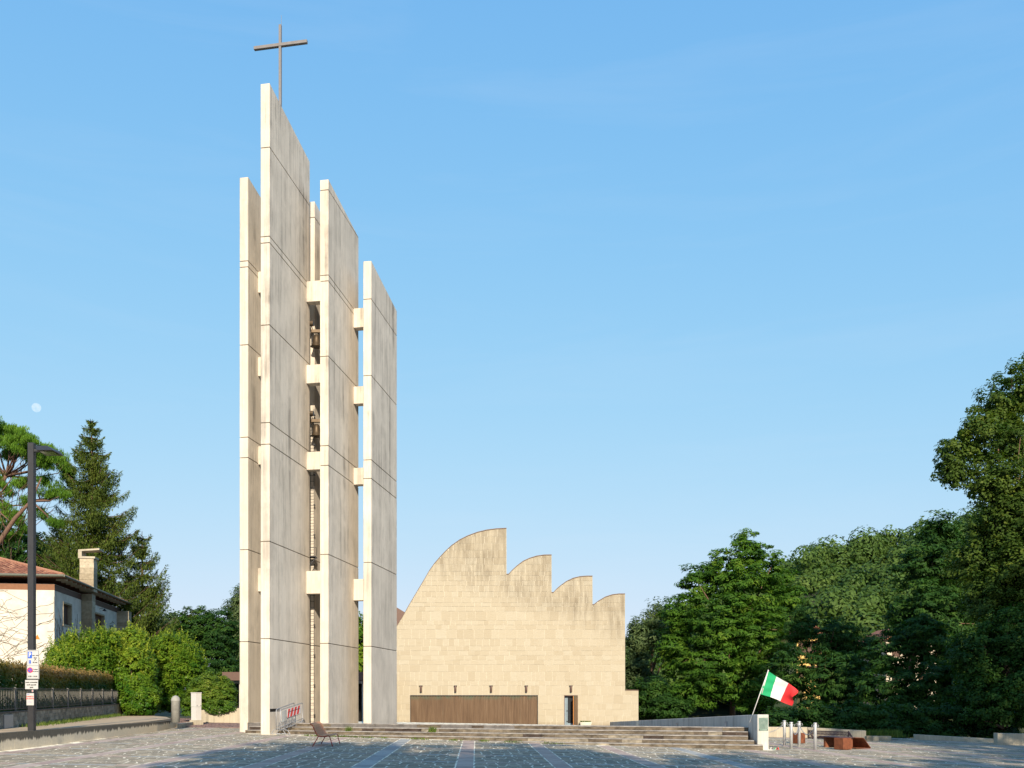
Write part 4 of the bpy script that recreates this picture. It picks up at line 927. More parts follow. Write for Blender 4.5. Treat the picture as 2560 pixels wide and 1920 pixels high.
# laurels, bush
def bush(name, label, blobs, mat, n_cl, per, cr, leaf, base, cat='bush', spikes=0, **kw):
    root = empty(name, base, label, cat); P, N, T, C = crown_pts(blobs, n_cl, per, cr, **kw)
    kmask = P[:, 2] > base[2] - .05; P, N, T = P[kmask], N[kmask], T[kmask]
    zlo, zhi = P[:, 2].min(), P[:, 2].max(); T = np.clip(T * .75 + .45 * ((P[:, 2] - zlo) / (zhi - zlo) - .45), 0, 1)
    V, F, T = cards(P, N, leaf[0], leaf[1], T)
    if spikes:                                       # young upright shoots
        q = P[(P[:, 2] > zlo + .35 * (zhi - zlo))]; q = q[rg.integers(0, len(q), spikes)]; m = 16
        d = np.stack([rg.normal(0, .30, spikes), rg.normal(0, .30, spikes), np.ones(spikes)], 1); L = rg.uniform(.25, .65, spikes)[:, None]
        u = np.tile(np.linspace(0, 1, m), spikes)[:, None]; SP = np.repeat(q, m, 0) + np.repeat(d * L, m, 0) * u
        SA = np.repeat(d, m, 0) * .8 + rand_dirs(len(SP)) * .8; V2, F2 = cards_dir(SP, SA, leaf[0] * .55, leaf[1] * .7)
        F2 = F2 + len(V); V = np.concatenate([V, V2]); F = np.concatenate([F, F2]); T = np.concatenate([T, np.clip(.55 + .4 * u[:, 0] + rg.uniform(-.1, .1, len(SP)), 0, 1)])
    obj('foliage', V, F, mat, root, tint=T)
    s = MB()
    for i in range(7): c = C[int(rg.integers(len(C)))]; s.tube([(base[0] + rnd.uniform(-.3, .3), base[1], base[2]), Vector(base).lerp(Vector(c), .5), c], [.05, .035, .01], 5)
    s.build('stem', M['bark'], root); return root
Yb = 57.5
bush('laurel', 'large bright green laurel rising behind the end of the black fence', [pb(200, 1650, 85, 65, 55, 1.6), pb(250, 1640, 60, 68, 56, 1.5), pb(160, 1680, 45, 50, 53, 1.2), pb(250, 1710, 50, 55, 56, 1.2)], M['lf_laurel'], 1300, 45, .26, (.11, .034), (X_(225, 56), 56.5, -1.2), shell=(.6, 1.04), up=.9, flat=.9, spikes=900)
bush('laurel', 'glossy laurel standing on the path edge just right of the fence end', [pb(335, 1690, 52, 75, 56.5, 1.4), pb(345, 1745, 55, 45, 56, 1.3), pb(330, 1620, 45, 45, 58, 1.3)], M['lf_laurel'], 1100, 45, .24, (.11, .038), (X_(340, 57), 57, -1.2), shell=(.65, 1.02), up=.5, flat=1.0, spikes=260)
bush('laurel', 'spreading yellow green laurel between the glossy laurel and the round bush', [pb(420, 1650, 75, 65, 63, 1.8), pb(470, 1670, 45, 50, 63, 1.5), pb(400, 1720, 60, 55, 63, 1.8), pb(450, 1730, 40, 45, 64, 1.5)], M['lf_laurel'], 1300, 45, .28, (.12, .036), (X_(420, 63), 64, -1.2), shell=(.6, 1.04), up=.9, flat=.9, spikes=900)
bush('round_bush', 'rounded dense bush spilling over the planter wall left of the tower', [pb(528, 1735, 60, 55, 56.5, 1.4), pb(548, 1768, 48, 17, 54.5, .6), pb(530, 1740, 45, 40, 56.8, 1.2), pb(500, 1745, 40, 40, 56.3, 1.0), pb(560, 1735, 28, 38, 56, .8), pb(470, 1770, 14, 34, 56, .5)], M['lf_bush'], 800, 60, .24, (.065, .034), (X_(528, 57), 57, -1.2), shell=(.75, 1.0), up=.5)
# concrete bollard, kerb, cabinet, planter wall
Y = 44.6; x = X_(439, Y); zb0 = Z_(1806, Y)
s = MB(); s.lathe([(.205, 0), (.205, 1.02), (.215, 1.03), (.215, 1.08), (.19, 1.18), (.13, 1.26), (.05, 1.3), (.01, 1.305)], (x, Y, zb0), 24)
tag(s.build('domed_bollard', M['bollard'], smooth=True, loc=(x, Y, zb0)), 'stout grey domed bollard at the end of the retaining wall', 'bollard')
s = MB(); a, b = (X_(442, 46), 46), (X_(492, 53.6), 53.6); s.hexa([(a[0], a[1], -2), (a[0] + .25, a[1], -2), (b[0] + .25, b[1], -2), (b[0], b[1], -2), (a[0], a[1], -1.42), (a[0] + .25, a[1], -1.42), (b[0] + .25, b[1], -1.5), (b[0], b[1], -1.5)])
tag(s.build('concrete_kerb', M['low'], loc=(a[0], a[1], -1.6)), 'low concrete kerb from the domed bollard to the white cabinet', 'kerb')
Y = 50.5; x = X_(478, Y); zb0 = Z_(1800, Y); zt0 = Z_(1731, Y); cab = empty('utility_cabinet', (x, Y, zb0), 'tall white utility cabinet beside the round bush', 'cabinet'); a = R(35)
u = (math.cos(a), -math.sin(a)); v = (math.sin(a), math.cos(a)); zs = zb0 + (zt0 - zb0) * .48
s = MB(); s.obox((x, Y), u, v, .40, .36, zb0, zs - .012); s.build('lower_box', M['white_paint'], cab)
s = MB(); s.obox((x, Y), u, v, .405, .365, zs, zt0 - .04, u0=-.005, v0=-.005); s.build('upper_box', M['white_paint'], cab)
s = MB(); s.obox((x, Y), u, v, .42, .38, zt0 - .04, zt0, u0=-.02, v0=-.02); s.build('lid', M['white_paint'], cab)
s = MB(); s.obox((x, Y), u, v, .50, .42, zb0 - .3, zb0, u0=-.06, v0=-.06); s.build('plinth', M['low'], cab)
s = MB(); s.obox((fpx := (x + u[0] * .41, Y + u[1] * .41)), v, u, .08, .02, zs + .06, zs + .1, u0=.04); s.obox(fpx, v, u, .32, .02, zs + .06, zs + .1, u0=.28); s.build('lock', M['galv'], cab)
Y = 54.3; xa, xb = X_(493.5, Y), X_(600, Y)
s = MB(); s.hexa([(xa, Y, -2), (xb, Y, -2), (xb, Y + .25, -2), (xa, Y + 1.5, -2), (xa, Y, Z_(1775.5, Y)), (xb, Y, Z_(1770, Y)), (xb, Y + .25, Z_(1770, Y)), (xa, Y + 1.5, Z_(1775.5, Y))])
tag(s.build('planter_wall', M['low'], loc=(xa, Y, -1.6)), 'board marked concrete planter wall under the round bush', 'wall')

# ================================================================= HOUSE AT LEFT
HA = R(7.8); hu = (math.cos(HA), math.sin(HA)); hv = (-math.sin(HA), math.cos(HA)); HY0 = 60.0; hc = (X_(136, HY0), HY0)
def hp(u, v, z): return (hc[0] + hu[0] * u + hv[0] * v, hc[1] + hu[1] * u + hv[1] * v, z)
house = empty('white_house', (hc[0], hc[1], -1.2), 'white plastered house with hipped red tile roof and stone chimney at left', 'house')
def hbox(mb, u0, u1, v0, v1, z0, z1, t=.5, m=0): mb.hexa([hp(u0, v0, z0), hp(u1, v0, z0), hp(u1, v1, z0), hp(u0, v1, z0), hp(u0, v0, z1), hp(u1, v0, z1), hp(u1, v1, z1), hp(u0, v1, z1)], t, m)
ZT = Z_(1460, 60); LH = 17.2
s = MB()
# right hand wall split round its openings so that windows are real recesses
def vpos(px): r = (874 - 136) / (874 - px); return (HY0 * r - HY0) / math.cos(HA)
v1a, v1b = vpos(157), vpos(179); v2a, v2b = vpos(229.6), vpos(261)
z1t, z1b = Z_(1508, HY0 + v1a), Z_(1560, HY0 + v1a); z2t = Z_(1531, HY0 + v2a)
hbox(s, -20, 0, 0, .35, -1.3, ZT); hbox(s, -20, -.35, .35, LH, -1.3, ZT - .002)
hbox(s, -.35, 0, .35, v1a, -1.3, ZT); hbox(s, -.35, 0, v1a, v1b, -1.3, z1b); hbox(s, -.35, 0, v1a, v1b, z1t, ZT); hbox(s, -.35, 0, v1b, v2a, -1.3, ZT); hbox(s, -.35, 0, v2a, v2b, z2t, ZT); hbox(s, -.35, 0, v2b, LH, -1.3, ZT)
s.build('wall', M['plaster'], house)
for (va, vb, zb_, zt_) in ((v1a, v1b, z1b, z1t), (v2a, v2b, 1.5, z2t)):
    s = MB(); hbox(s, -.34, .04, va - .001, va + .1, zb_, zt_); hbox(s, -.34, .04, vb - .14, vb + .001, zb_, zt_); hbox(s, -.34, .04, va, vb, zt_ - .001, zt_ + .12); hbox(s, -.34, .07, va - .1, vb + .1, zb_ - .12, zb_); wf = s.build('window', M['stone_block'], house)
    nsl = 14; z = zb_ + .02; s = MB(); hbox(s, -.33, -.24, va + .1, vb - .14, zb_, zt_); s.build('shutter', M['shutter'], wf)
    s = MB()
    while z < zt_ - .05: hbox(s, -.24, -.22, va + .1, vb - .14, z, z + .06); z += .085
    s.build('shutter_slats', M['shutter'], wf)
s = MB(); hbox(s, -20, .012, -.012, 0, ZT - .40, ZT - .02); s.build('brown_band', M['brickred'] if False else plain('terracotta_band', (.24, .12, .07), .8), house)
s = MB(); hbox(s, .001, .012, 0, LH, ZT - .42, ZT - .02); s.build('brown_band', M['shutter'], house)
# stone shaft, chimney, end pier
vp0, vp1 = vpos(203), vpos(228)
def stack(u0, u1, v0, v1, z0, z1, name='stone_pier', bh=.42, parent=house):
    s = MB(); hbox(s, u0 + .02, u1 - .02, v0 + .02, v1 - .02, z0, z1); core = s.build(name, M['stone_block'], parent)
    z = z0
    while z < z1 - .05:
        h = min(bh, z1 - z); s = MB(); hbox(s, u0 + rnd.uniform(-.01, .02), u1 + rnd.uniform(-.02, .01), v0 + rnd.uniform(-.01, .01), v1 + rnd.uniform(-.01, .01), z + .01, z + h - .01, rnd.random()); s.build('stone', M['stone_block'], core); z += h
    return core
vm = vp0
stack(.0, .75, vm, vm + .85, -1.2, ZT + .02)
stack(.0, .95, LH - 1.0, LH, -1.2, ZT - .3, bh=.3)
YC = HY0 + vm
chz0, chz1 = ZT + .2, Z_(1396, YC)
ch = stack(.0 - .12, .86, vm, vm + .95, chz0, chz1, 'chimney')
s = MB(); hbox(s, -.2, .95, vm - .06, vm + 1.0, chz1, chz1 + .14); hbox(s, -.2, .05, vm - .06, vm + 1.0, chz1 + .14, chz1 + .5); s.hexa([hp(-.2, vm - .06, chz1 + .5), hp(1.25, vm - .06, chz1 + .62), hp(1.25, vm + 1.0, chz1 + .62), hp(-.2, vm + 1.0, chz1 + .5), hp(-.2, vm - .06, chz1 + .62), hp(1.25, vm - .06, chz1 + .74), hp(1.25, vm + 1.0, chz1 + .74), hp(-.2, vm + 1.0, chz1 + .62)]); s.build('chimney_cap', M['low'], ch)
# roof
OV = .75; ZE = Z_(1437, HY0 - .7); SL = .30
def rp(u, v, dz=0): # height by distance from nearest eave
    d = min(-(u - OV), v + OV, LH + OV - v); return hp(u, v, ZE + max(0, d) * SL + dz)
hm = (LH + 2 * OV) / 2
rf = MB(); e1, e2, e3, e4 = rp(-20, -OV), rp(OV, -OV), rp(OV, LH + OV), rp(-20, LH + OV); k1, k2 = rp(OV - hm, -OV + hm), rp(-20, -OV + hm)
rf.add([e1, e2, e3, e4, k1, k2], [(0, 1, 4, 5), (1, 2, 4), (2, 3, 5, 4)]); und = [(p[0], p[1], p[2] - .12) for p in (e1, e2, e3, e4)]
rf.add(und, [(0, 1, 2, 3)]); rf.add([e1, e2, und[1], und[0]], [(0, 1, 2, 3)]); rf.add([e2, e3, und[2], und[1]], [(0, 1, 2, 3)])
roof = rf.build('roof', M['rooftile'], house)
tl = MB(); d = 0.0                                # rows of tiles as real ridges, front and right slopes
row = .42
while d < 9.5:
    u = -14.5
    while u < OV - d - .1:                          # front slope
        w2 = .28; a = (u, -OV + d)
        if u + w2 <= OV - d:
            P = [rp(a[0] + .02, a[1]), rp(a[0] + w2 - .02, a[1]), rp(a[0] + w2 - .04, a[1] + row), rp(a[0] + .04, a[1] + row)]
            tl.add(P + [(P[0][0], P[0][1], P[0][2] + .02), (P[1][0], P[1][1], P[1][2] + .02), (P[2][0], P[2][1], P[2][2] + .01), (P[3][0], P[3][1], P[3][2] + .01), ((P[0][0] + P[1][0]) / 2, (P[0][1] + P[1][1]) / 2, P[0][2] + .09), ((P[2][0] + P[3][0]) / 2, (P[2][1] + P[3][1]) / 2, P[2][2] + .05)],
                   [(4, 8, 9, 7), (8, 5, 6, 9), (0, 1, 5, 8, 4)], rnd.random())
        u += w2
    v = -OV + d
    while v < LH + OV - d - .1:
        w2 = .28
        P = [rp(OV - d, v + .02), rp(OV - d, v + w2 - .02), rp(OV - d - row, v + w2 - .04), rp(OV - d - row, v + .04)]
        tl.add([(p[0], p[1], p[2] + q) for p, q in zip(P, (.02, .02, .01, .01))] + [((P[0][0] + P[1][0]) / 2, (P[0][1] + P[1][1]) / 2, P[0][2] + .09), ((P[2][0] + P[3][0]) / 2, (P[2][1] + P[3][1]) / 2, P[2][2] + .05)], [(0, 4, 5, 3), (4, 1, 2, 5)], rnd.random())
        v += w2
    d += row
tag(tl.build('roof_tiles', M['rooftile'], roof), kind='stuff')
hb = MB(); hb.tube([(p[0], p[1], p[2] + .04) for p in (rp(OV, -OV), rp(OV - hm, -OV + hm))], .11, 8, .9); hb.build('hip_ridge', M['rooftile'], roof)
gt = MB(); a, b, c = hp(-20, -OV - .06, ZE - .05), hp(OV + .06, -OV - .06, ZE - .05), hp(OV + .06, LH + OV, ZE - .05); gt.tube([a, b], .085, 8); gt.tube([b, c], .085, 8); gt.build('gutter', M['gutter'], house)
for i in range(16):
    s = MB(); v = .3 + i * 1.05; hbox(s, .01, OV - .05, v, v + .12, ZE - .26, ZE - .125); s.build('rafter', M['low'], house)
s = MB()                                          # dry creeper stems on both walls
for i in range(150):
    u = rnd.uniform(-9, -.1); z = rnd.uniform(-.5, 5.5); pts = []; dz = rnd.uniform(.05, .5); du = rnd.choice([-1, 1]) * rnd.uniform(.3, 1)
    for q in range(9): pts.append(hp(min(-.02, u), -.018, min(z, ZT - .45))); u += du * .4 * rnd.uniform(.4, 1.4); z += dz * rnd.uniform(0, 1.4) * .6
    s.tube(pts, .010, 3)
for i in range(110):
    v = rnd.uniform(.1, 6); z = rnd.uniform(0, 3.5); pts = []; dv_ = rnd.uniform(-.5, .2)
    for q in range(8):
        if v1a - .15 < v < v1b + .15 and z > z1b - .2: break
        pts.append(hp(.018, max(.02, v), min(z, ZT - .45))); v += dv_ * rnd.uniform(.3, 1.4); z += .35 * rnd.uniform(.4, 1.3)
    if len(pts) > 2: s.tube(pts, .009, 3)
s.build('creeper_stem', M['vine'], house)
s = MB(); c = hp(-1.05, -.03, Z_(1598, 60)); s.add([(c[0] - .16, c[1], c[2]), (c[0] + .16, c[1], c[2]), (c[0], c[1], c[2] + .3), (c[0] - .16, c[1] + .02, c[2]), (c[0] + .16, c[1] + .02, c[2]), (c[0], c[1] + .02, c[2] + .3)], [(0, 1, 2), (3, 5, 4), (0, 1, 4, 3), (1, 2, 5, 4), (2, 0, 3, 5)]); s.build('warning_triangle', M['orange_edge'], house)
s = MB(); vv = vpos(247); zz0 = Z_(1523, HY0 + vv); s.tube([hp(0, vv, zz0), hp(.2, vv, zz0 + .06), hp(.4, vv, zz0)], .02, 5); s.lathe([(.16, -.14), (.14, -.1), (.05, 0), (.02, .03)], hp(.42, vv, zz0), 12); s.build('wall_lamp', M['dark_metal'], house)

# ================================================================= TREES
RL = (.20, .055)
tree('robinia', 'big sunlit robinia right of the church behind the ramp wall', 'tree', (X_(1830, 86), 86, -3.8),
     [pb(1866, 1352, 26, 32, 85), pb(1868, 1395, 48, 50, 85), pb(1815, 1425, 52, 58, 85), pb(1925, 1420, 40, 62, 86), pb(1745, 1465, 45, 58, 86), pb(1870, 1480, 85, 75, 84), pb(1960, 1500, 40, 90, 87), pb(1705, 1540, 55, 65, 85), pb(1800, 1560, 85, 80, 83), pb(1900, 1600, 95, 90, 83), pb(1685, 1630, 45, 75, 85), pb(1770, 1670, 95, 80, 82.5), pb(1870, 1715, 85, 75, 82), pb(1720, 1740, 75, 50, 83)],
     M['lf_robinia'], 1250, 48, .62, (.24, .07), flat=.42, shell=(.5, 1.05), tr=.3, limbs=16)
tree('robinia', 'dark green robinia between the sunlit robinia and the glimpsed pale house', 'tree', (X_(2070, 72), 73, -3.4),
     [pb(2070, 1590, 75, 45, 71), pb(2000, 1565, 42, 50, 72), pb(2130, 1625, 70, 60, 71), pb(2075, 1640, 60, 45, 71), pb(1975, 1680, 60, 70, 69), pb(2090, 1700, 110, 85, 68)],
     M['lf_dark'], 620, 46, .52, RL, flat=.42, tr=.3, limbs=12)
tree('dark_tree', 'tall dark tree on the slope left of the high poplar', 'tree', (X_(2330, 78), 80, -2),
     [pb(2350, 1340, 50, 62, 78), pb(2310, 1420, 75, 72, 78), pb(2400, 1440, 85, 95, 77), pb(2270, 1560, 75, 60, 78), pb(2330, 1530, 110, 85, 76)],
     M['lf_dark'], 600, 44, .62, (.22, .075), flat=.5, tr=.3, limbs=12)
tree('robinia', 'broad shaded robinia in the middle of the dark right hand wood', 'tree', (X_(2260, 62), 63, -3.4),
     [pb(2230, 1640, 85, 65, 63), pb(2310, 1610, 75, 75, 62), pb(2220, 1740, 100, 75, 60), pb(2350, 1720, 105, 85, 59)],
     M['lf_dark'], 560, 46, .50, RL, flat=.42, tr=.28, limbs=12)
tree('poplar', 'very tall poplar with golden lit crown at the right edge', 'tree', (X_(2550, 54), 55, -3),
     [pb(2555, 975, 45, 70, 54), pb(2490, 1010, 50, 75, 54), pb(2450, 1080, 55, 70, 53), pb(2390, 1125, 52, 42, 53), pb(2385, 1175, 42, 42, 53), pb(2530, 1110, 70, 90, 54), pb(2480, 1200, 75, 75, 53), pb(2560, 1260, 80, 100, 53), pb(2500, 1330, 80, 90, 54), pb(2440, 1400, 70, 80, 55), pb(2570, 1420, 90, 110, 52), pb(2490, 1500, 90, 90, 53), pb(2590, 1000, 60, 120, 55)],
     M['lf_poplar'], 1700, 46, .42, (.10, .062), flat=.75, tr=.20, limbs=20, shell=(.3, 1.05))
tree('poplar', 'lower shaded poplar at the right edge under the tallest crown', 'tree', (X_(2520, 50), 50.5, -3),
     [pb(2540, 1600, 95, 90, 50), pb(2450, 1640, 75, 80, 50), pb(2560, 1730, 100, 90, 49), pb(2470, 1750, 80, 70, 49)],
     M['lf_dark'], 620, 46, .40, (.10, .06), flat=.7, tr=.25, limbs=10)
tree('willow', 'grey green willow directly right of the church wall', 'tree', (X_(1625, 96), 97, -3),
     [pb(1600, 1600, 42, 62, 96), pb(1650, 1560, 45, 60, 97), pb(1690, 1600, 45, 80, 97), pb(1590, 1690, 45, 75, 95), pb(1640, 1740, 70, 60, 95)],
     M['lf_willow'], 520, 44, .75, (.26, .07), flat=.8, tr=.3)
tree('dark_tree', 'dark low tree behind the far end of the ramp wall', 'tree', (X_(1625, 82), 83, -3),
     [pb(1625, 1745, 50, 60, 81), pb(1670, 1770, 60, 40, 80)], M['lf_dark'], 260, 44, .55, (.20, .06), flat=.6, tr=.2)
sl = ['shaded shrub behind the low pale wall and steel posts', 'shaded shrub behind the bicycle rack', 'shaded shrub behind the tan kerb blocks', 'shaded shrub behind the thin low wall at right', 'shaded shrub behind the higher wall stub at the right edge']
for i, (px, rx) in enumerate(((1990, 75), (2105, 70), (2225, 75), (2350, 75), (2480, 80))):
    bush('shrub', sl[i], [pb(px - 30, 1800, rx * .6, 38, 52, 1.3), pb(px + 30, 1795, rx * .6, 45, 52.5, 1.3), pb(px, 1835, rx * .8, 25, 51, 1.2)], M['lf_dark'], 240, 45, .38, (.13, .05), (X_(px, 52), 52.5, -4), 'shrub')
# left side broadleaf trees
tree('robinia', 'dark green robinia behind the round bush and laurels', 'tree', (X_(500, 84), 85, -2),
     [pb(500, 1560, 60, 50, 83), pb(545, 1590, 60, 75, 82), pb(470, 1600, 55, 60, 82), pb(520, 1660, 80, 60, 80)], M['lf_dark'], 520, 44, .55, RL, flat=.4, tr=.25)
bush('shrub', 'yellow green shrubs rising just above the brown roof edge of the low wing', [pb(575, 1672, 38, 22, 86, 1.5), pb(545, 1690, 30, 28, 86, 1.5), pb(605, 1668, 30, 22, 86, 1.5), pb(560, 1715, 60, 30, 86, 1.5)], M['lf_bush'], 300, 45, .4, (.14, .06), (X_(575, 86), 87, -2), 'shrub', spikes=120)
tree('poplar', 'light green tree showing behind the left fin of the tower', 'tree', (X_(590, 100), 101, -2),
     [pb(598, 1530, 35, 65, 100), pb(580, 1600, 40, 60, 100), pb(620, 1600, 45, 60, 100)], M['lf_willow'], 300, 44, .6, (.22, .07), flat=.9, tr=.25)
tree('dark_tree', 'low hazy tree between the small pine and the dark robinia', 'tree', (X_(430, 110), 111, -2),
     [pb(430, 1570, 60, 45, 110), pb(390, 1600, 60, 60, 110), pb(470, 1620, 60, 60, 110)], M['lf_willow'], 300, 44, .9, (.28, .09), flat=.8, tr=.3)
tree('dark_tree', 'tree seen through the slot between the two right fins', 'tree', (X_(905, 100), 101, -2),
     [pb(900, 1590, 45, 55, 100), pb(880, 1650, 50, 50, 100)], M['lf_laurel'], 200, 44, .7, (.24, .08), flat=.8, tr=.25)
tree('dark_tree', 'deep green tree behind the white house roof', 'tree', (X_(60, 88), 89, -2),
     [pb(60, 1370, 75, 60, 88), pb(20, 1420, 70, 60, 88), pb(120, 1430, 70, 70, 88), pb(-40, 1330, 60, 70, 88)], M['lf_dark'], 520, 44, .62, (.22, .07), flat=.5, tr=.3)
# spruce
def conifer(name, label, px, ytop, ybot, Y, width, mat, nlev, nb, hang, leaf, seed, z_base=-1.5, tipup=.35, lean=0.0, dens=1.0):
    r = np.random.default_rng(seed); x0 = X_(px, Y); zt = Z_(ytop, Y); zb = Z_(ybot, Y); root = empty(name, (x0, Y, z_base), label, 'tree')
    t = MB(); t.tube([(x0, Y, z_base), (x0 + .05, Y, (zt + z_base) / 2), (x0, Y, zt)], [.36, .20, .02], 8)
    Ps = []; As = []; Ts = []
    for i in range(nlev):
        f = ((i + r.uniform(.1, .9)) / nlev); z0 = zt - (zt - zb) * f; rad = (.05 + f ** .92) * width * r.uniform(.8, 1.05)
        for b in range(nb):
            a = r.uniform(0, 2 * math.pi); L = rad * r.uniform(.55, 1.12); dx, dy = math.cos(a), math.sin(a); n = max(5, int(L * 11 * dens)); bt = r.uniform(0, .5)
            u = np.linspace(.08, 1, n); zz = z0 - .18 * L * np.sin(u * 2.4) + tipup * L * u ** 3 - .10 * L * u
            pts = np.stack([x0 + dx * L * u, Y + dy * L * u, zz], 1); t.tube([pts[0], pts[n // 3], pts[2 * n // 3], pts[-1]], [.045, .03, .02, .008], 4, cap=False)
            sp = (.10 + .42 * np.sin(u * 2.6)) * min(1, L / 2.2)                      # width of the spray
            m = hang; P = np.repeat(pts, m, 0); off = r.uniform(-1, 1, len(P)) * np.repeat(sp, m)
            P = P + np.stack([-dy * off, dx * off, -np.abs(off) * .35 - r.uniform(0, .05, len(P))], 1)
            dr = r.random(len(P)) < .45
            A = np.where(dr[:, None], np.array([0, 0, -1.0]) + r.normal(0, .25, P.shape), np.stack([dx * .9 - dy * np.sign(off) * .7, dy * .9 + dx * np.sign(off) * .7, tipup * .6 * np.repeat(u, m)], 1) + r.normal(0, .3, P.shape))
            P[:, 2] -= np.where(dr, r.uniform(0, .22 + .10 * min(L, 4), len(P)), 0)
            Ps.append(P); As.append(A); Ts.append(np.clip(bt + r.uniform(0, .5, len(P)), 0, 1))
    P = np.concatenate(Ps); V, F = cards_dir(P, np.concatenate(As), leaf[0], leaf[1])
    obj('crown', V, F, mat, root, tint=np.concatenate(Ts)); t.build('trunk', M['bark'], root); return root
conifer('spruce', 'tall dark spruce with drooping branches behind the white house', 229, 1052, 1640, 78, 7.3, M['lf_spruce'], 34, 9, 11, (.13, .032), 3, dens=1.35)
conifer('pine', 'smaller blue green pine right of the tall spruce', 355, 1328, 1660, 82, 5.6, M['lf_spruce'], 14, 8, 14, (.15, .032), 5, tipup=.6)
conifer('spruce', 'shorter dark spruce left of the tall spruce above the house roof', 150, 1290, 1600, 84, 4.2, M['lf_spruce'], 20, 7, 10, (.13, .034), 9)
# umbrella pine
up = empty('umbrella_pine', (X_(-130, 76), 76, -1.5), 'umbrella pine with orange bark and flat bright crown at the left edge', 'tree')
Yp = 76; tk = MB()
def w2(px, py, dy=0): p = W(px, py, Yp); return (p[0], Yp + dy, p[2])
tk.tube([(X_(-130, 76), 76, -1.5), w2(-110, 1500), w2(-70, 1350), w2(-20, 1240), w2(15, 1190)], [.42, .38, .3, .24, .16], 8)
tk.tube([w2(-95, 1470), w2(5, 1375, -1), w2(60, 1305, -1.5), w2(100, 1262, -1.5), w2(125, 1205, -1.5)], [.3, .22, .17, .12, .05], 7)
cl = [(-60, 1080), (-20, 1068), (15, 1072), (45, 1082), (75, 1095), (100, 1112), (125, 1130), (142, 1148), (-100, 1100), (60, 1125), (20, 1110), (95, 1140), (-20, 1110), (130, 1165)]
low = [(-10, 1190), (10, 1205), (40, 1215), (-20, 1260), (60, 1200), (15, 1265), (50, 1280), (100, 1212), (125, 1205), (112, 1232), (138, 1225), (60, 1250), (20, 1225), (95, 1280), (40, 1300), (10, 1290), (70, 1325), (130, 1300), (150, 1235), (30, 1340)]
for i, (a, b) in enumerate(cl + low):
    dy = rnd.uniform(-2, 2); s0 = w2(15, 1190) if b < 1180 else (w2(100, 1262, -1.5) if a > 80 else w2(-20, 1240)); mid = w2((a + 15) / 2 + rnd.uniform(-6, 6), (b + 1200) / 2 + 8, dy * .5) if b < 1180 else w2((a + (100 if a > 80 else -20)) / 2, (b + 1260) / 2 + 6, dy * .5)
    tk.tube([s0, mid, w2(a, b + 8, dy)], [.10, .07, .03], 5)
for i in range(110): a, b = rnd.choice(cl + low); c = w2(a, b + 5, rnd.uniform(-2, 2)); s0 = w2(a * .5 + rnd.uniform(-10, 20), b + rnd.uniform(50, 90), 0); tk.tube([s0, ((s0[0] + c[0]) / 2 + rnd.uniform(-.3, .3), c[1], (s0[2] + c[2]) / 2), c], [.025, .018, .008], 4)
tk.build('trunk', M['pine_bark'], up, True)
bl_ = [pb(a + rnd.uniform(-8, 8), b + rnd.uniform(0, 8), 20, 15, Yp, .8) for a, b in cl for q in range(4)] + [pb(a, b, 20, 16, Yp, .8) for a, b in ((-5, 1095), (35, 1100), (10, 1130), (50, 1130), (75, 1125), (-30, 1100), (115, 1150), (0, 1080), (85, 1120))]; bl_ = [(x, y + rnd.uniform(-3.5, 3.5), z, rx, ry, rz) for x, y, z, rx, ry, rz in bl_]
P, N, T, C = crown_pts(bl_, 1100, 60, .30, flat=.8, shell=(.3, 1.0)); n_ = len(P)
bl2 = [pb(a + rnd.uniform(-14, 14), b + rnd.uniform(-10, 10), 17, 12, Yp, .9) for a, b in low for q in range(2)]; P2, N2, T2, C2 = crown_pts(bl2, 420, 50, .34, flat=.8, shell=(.2, 1.0)); P = np.concatenate([P, P2]); T = np.concatenate([T, T2 * .8]); n_ = len(P)
A = np.stack([rg.normal(0, .35, n_), rg.normal(0, .35, n_), np.ones(n_)], 1); A /= np.linalg.norm(A, axis=1, keepdims=True); sd_ = np.cross(A, rand_dirs(n_)) * .022; L_ = (.15 * rg.uniform(.6, 1.3, n_))[:, None]
V = np.stack([P - A * L_, P + sd_, P + A * L_, P - sd_], 1).reshape(-1, 3); obj('crown', V, np.arange(4 * n_, dtype=np.int32).reshape(-1, 4), M['lf_pine'], up, tint=T)
# wooded hillside
pts = []
for i in range(720):
    Y = rg.uniform(118, 250); x = rg.uniform(20, 215) * Y / 220
    if CX + F_PX * x / Y > 2750: continue
    pts.append((x, Y))
pts = np.array(pts); hz = hill(pts[:, 0], pts[:, 1]); Ps = []; Ns = []; Ts = []; tkh = MB()
for (x, Y), z in zip(pts, hz):
    r_ = rg.uniform(2.4, 5.2); hgt = rg.uniform(3.5, 8.5); bt = rg.uniform(0, .6)
    C = [[x, Y, z + hgt]] + [[x + rg.normal(0, .45) * r_, Y + rg.normal(0, .4) * r_, z + hgt - rg.uniform(0, .5) * r_] for q in range(5)]; C = np.array(C); R_ = np.array([r_ * .72] + [r_ * .5] * 5)
    n = int(42 * r_ * r_) + 120; idx = rg.integers(0, len(C), n); d = rand_dirs(n); d[:, 1] = -np.abs(d[:, 1]) * .7 + d[:, 1] * .3
    P = C[idx] + d * (R_[idx] * rg.uniform(.9, 1.05, n))[:, None]; Ps.append(P); N = d + rand_dirs(n) * .38 + np.array([0, 0, .15]); Ns.append(N / np.linalg.norm(N, axis=1, keepdims=True)); Ts.append(np.clip(bt + rg.uniform(0, .3, n), 0, 1))
V, F, T = cards(np.concatenate(Ps), np.concatenate(Ns), .42, .24, np.concatenate(Ts))
tag(obj('hillside_wood', V, F, M['lf_hill'], tint=T), 'dense wooded hillside rising behind the trees at right', 'forest', kind='stuff')
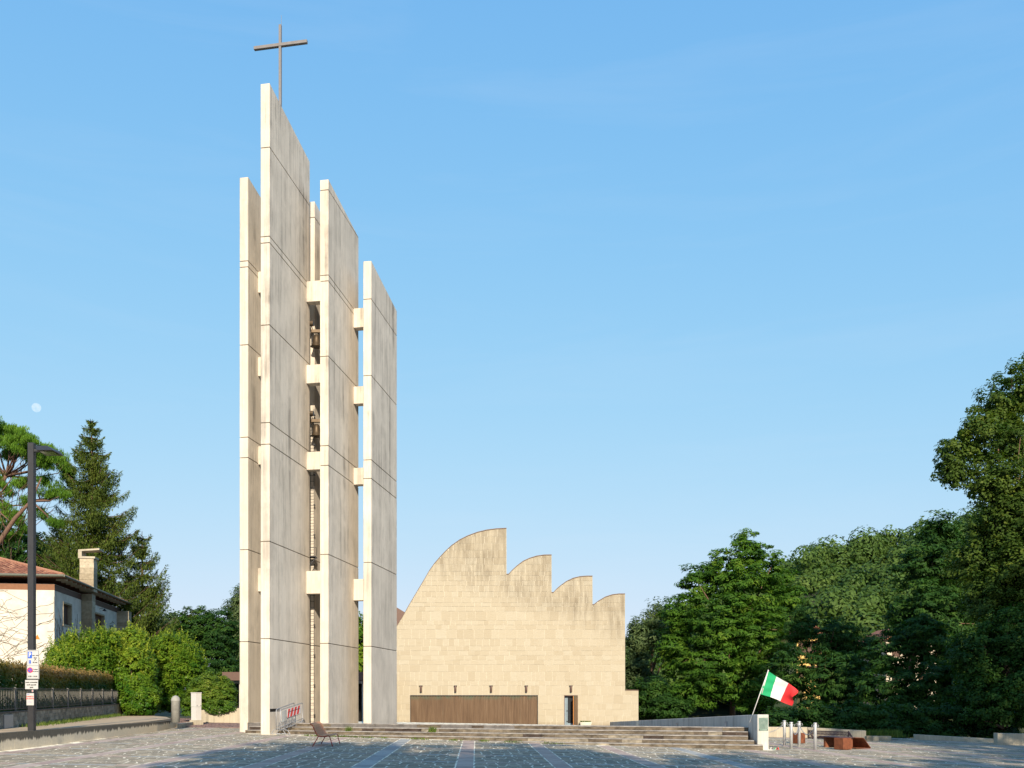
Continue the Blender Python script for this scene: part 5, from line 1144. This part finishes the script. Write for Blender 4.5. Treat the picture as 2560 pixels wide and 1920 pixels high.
# houses glimpsed through the trees
def simple_house(name, px0, px1, pyt, Y, mat, lb):
    x0, x1, zt = X_(px0, Y), X_(px1, Y), Z_(pyt, Y); root = empty(name, ((x0 + x1) / 2, Y, -4), lb, 'house')
    s = MB(); s.box(x0, x1, Y, Y + 8, -4, zt); s.build('wall', mat, root); s = MB(); s.prism_y([(x0 - .5, zt), (x1 + .5, zt), ((x0 + x1) / 2, zt + 1.6)], Y - .5, Y + 8.5); s.build('roof', M['rooftile'], root)
    for i in range(3):
        for j in range(2): xw = x0 + (x1 - x0) * (.2 + .3 * i); zw = zt - 1.8 - 2.8 * j; s = MB(); s.box(xw - .45, xw + .45, Y - .04, Y - .005, zw, zw + 1.3); s.build('window', M['shutter'], root)
simple_house('yellow_house', 1992, 2062, 1592, 105, plain('yellow_plaster', (.75, .52, .18), .9), 'yellow house glimpsed through the foliage right of the big robinia')
simple_house('pale_house', 2215, 2340, 1600, 100, plain('pale_plaster', (.62, .54, .42), .9), 'pale house glimpsed through the shaded wood at right')
# unseen stand-in trees added to shade the plaza, and more beyond the right edge
def shade_tree(x, y, zc, r, rz, nc, lb):
    tree('stand_in_tree', lb, 'tree', (x, y, gz(x) - .3), [(x, y, zc, r, r * .8, rz), (x + r * .3, y + 1, zc + rz * .4, r * .6, r * .6, rz * .6)], M['lf_dark'], nc, 26, .9, (.34, .16), tr=.35, shell=(.1, 1.0), flat=.7, group='unseen stand-in shade trees')
for i, (x, y, zc, r, rz, nc) in enumerate(((-.4, -7, 12.5, 4.2, 6.6, 420), (6, -8, 13.0, 4.4, 6.8, 420), (12.5, -7, 11.5, 4.0, 5.6, 230), (19, -8, 12.0, 4.0, 5.2, 200), (26, -4, 13, 4.6, 6.5, 260), (1.5, -10, 7, 5, 5, 260), (10, -10, 7, 5.5, 5, 300), (27, 14, 15, 5.5, 8, 380), (34, 20, 15, 5.5, 8, 380), (42, 26, 15, 5.5, 8, 300))):
    shade_tree(x, y, zc, r, rz, nc, 'stand-in tree added to cast shade, outside the picture, number-free of look')
side = ['directly behind the viewpoint, at its left', 'behind the viewpoint in line with the wide church door', 'behind the viewpoint in line with the flag', 'behind the viewpoint in line with the steel posts', 'behind the viewpoint in line with the low wall stub', 'with low crown behind the tall one at the viewpoint', 'with low broad crown behind the viewpoint, at its right', 'right of the picture, nearest of three beside the plaza', 'right of the picture, middle of three beside the plaza', 'right of the picture, farthest right of three beside the plaza']
for i, o in enumerate([o for o in col.objects if o.name.startswith('stand_in_tree')]):
    o['label'] = 'leafy stand-in shade tree ' + side[i]
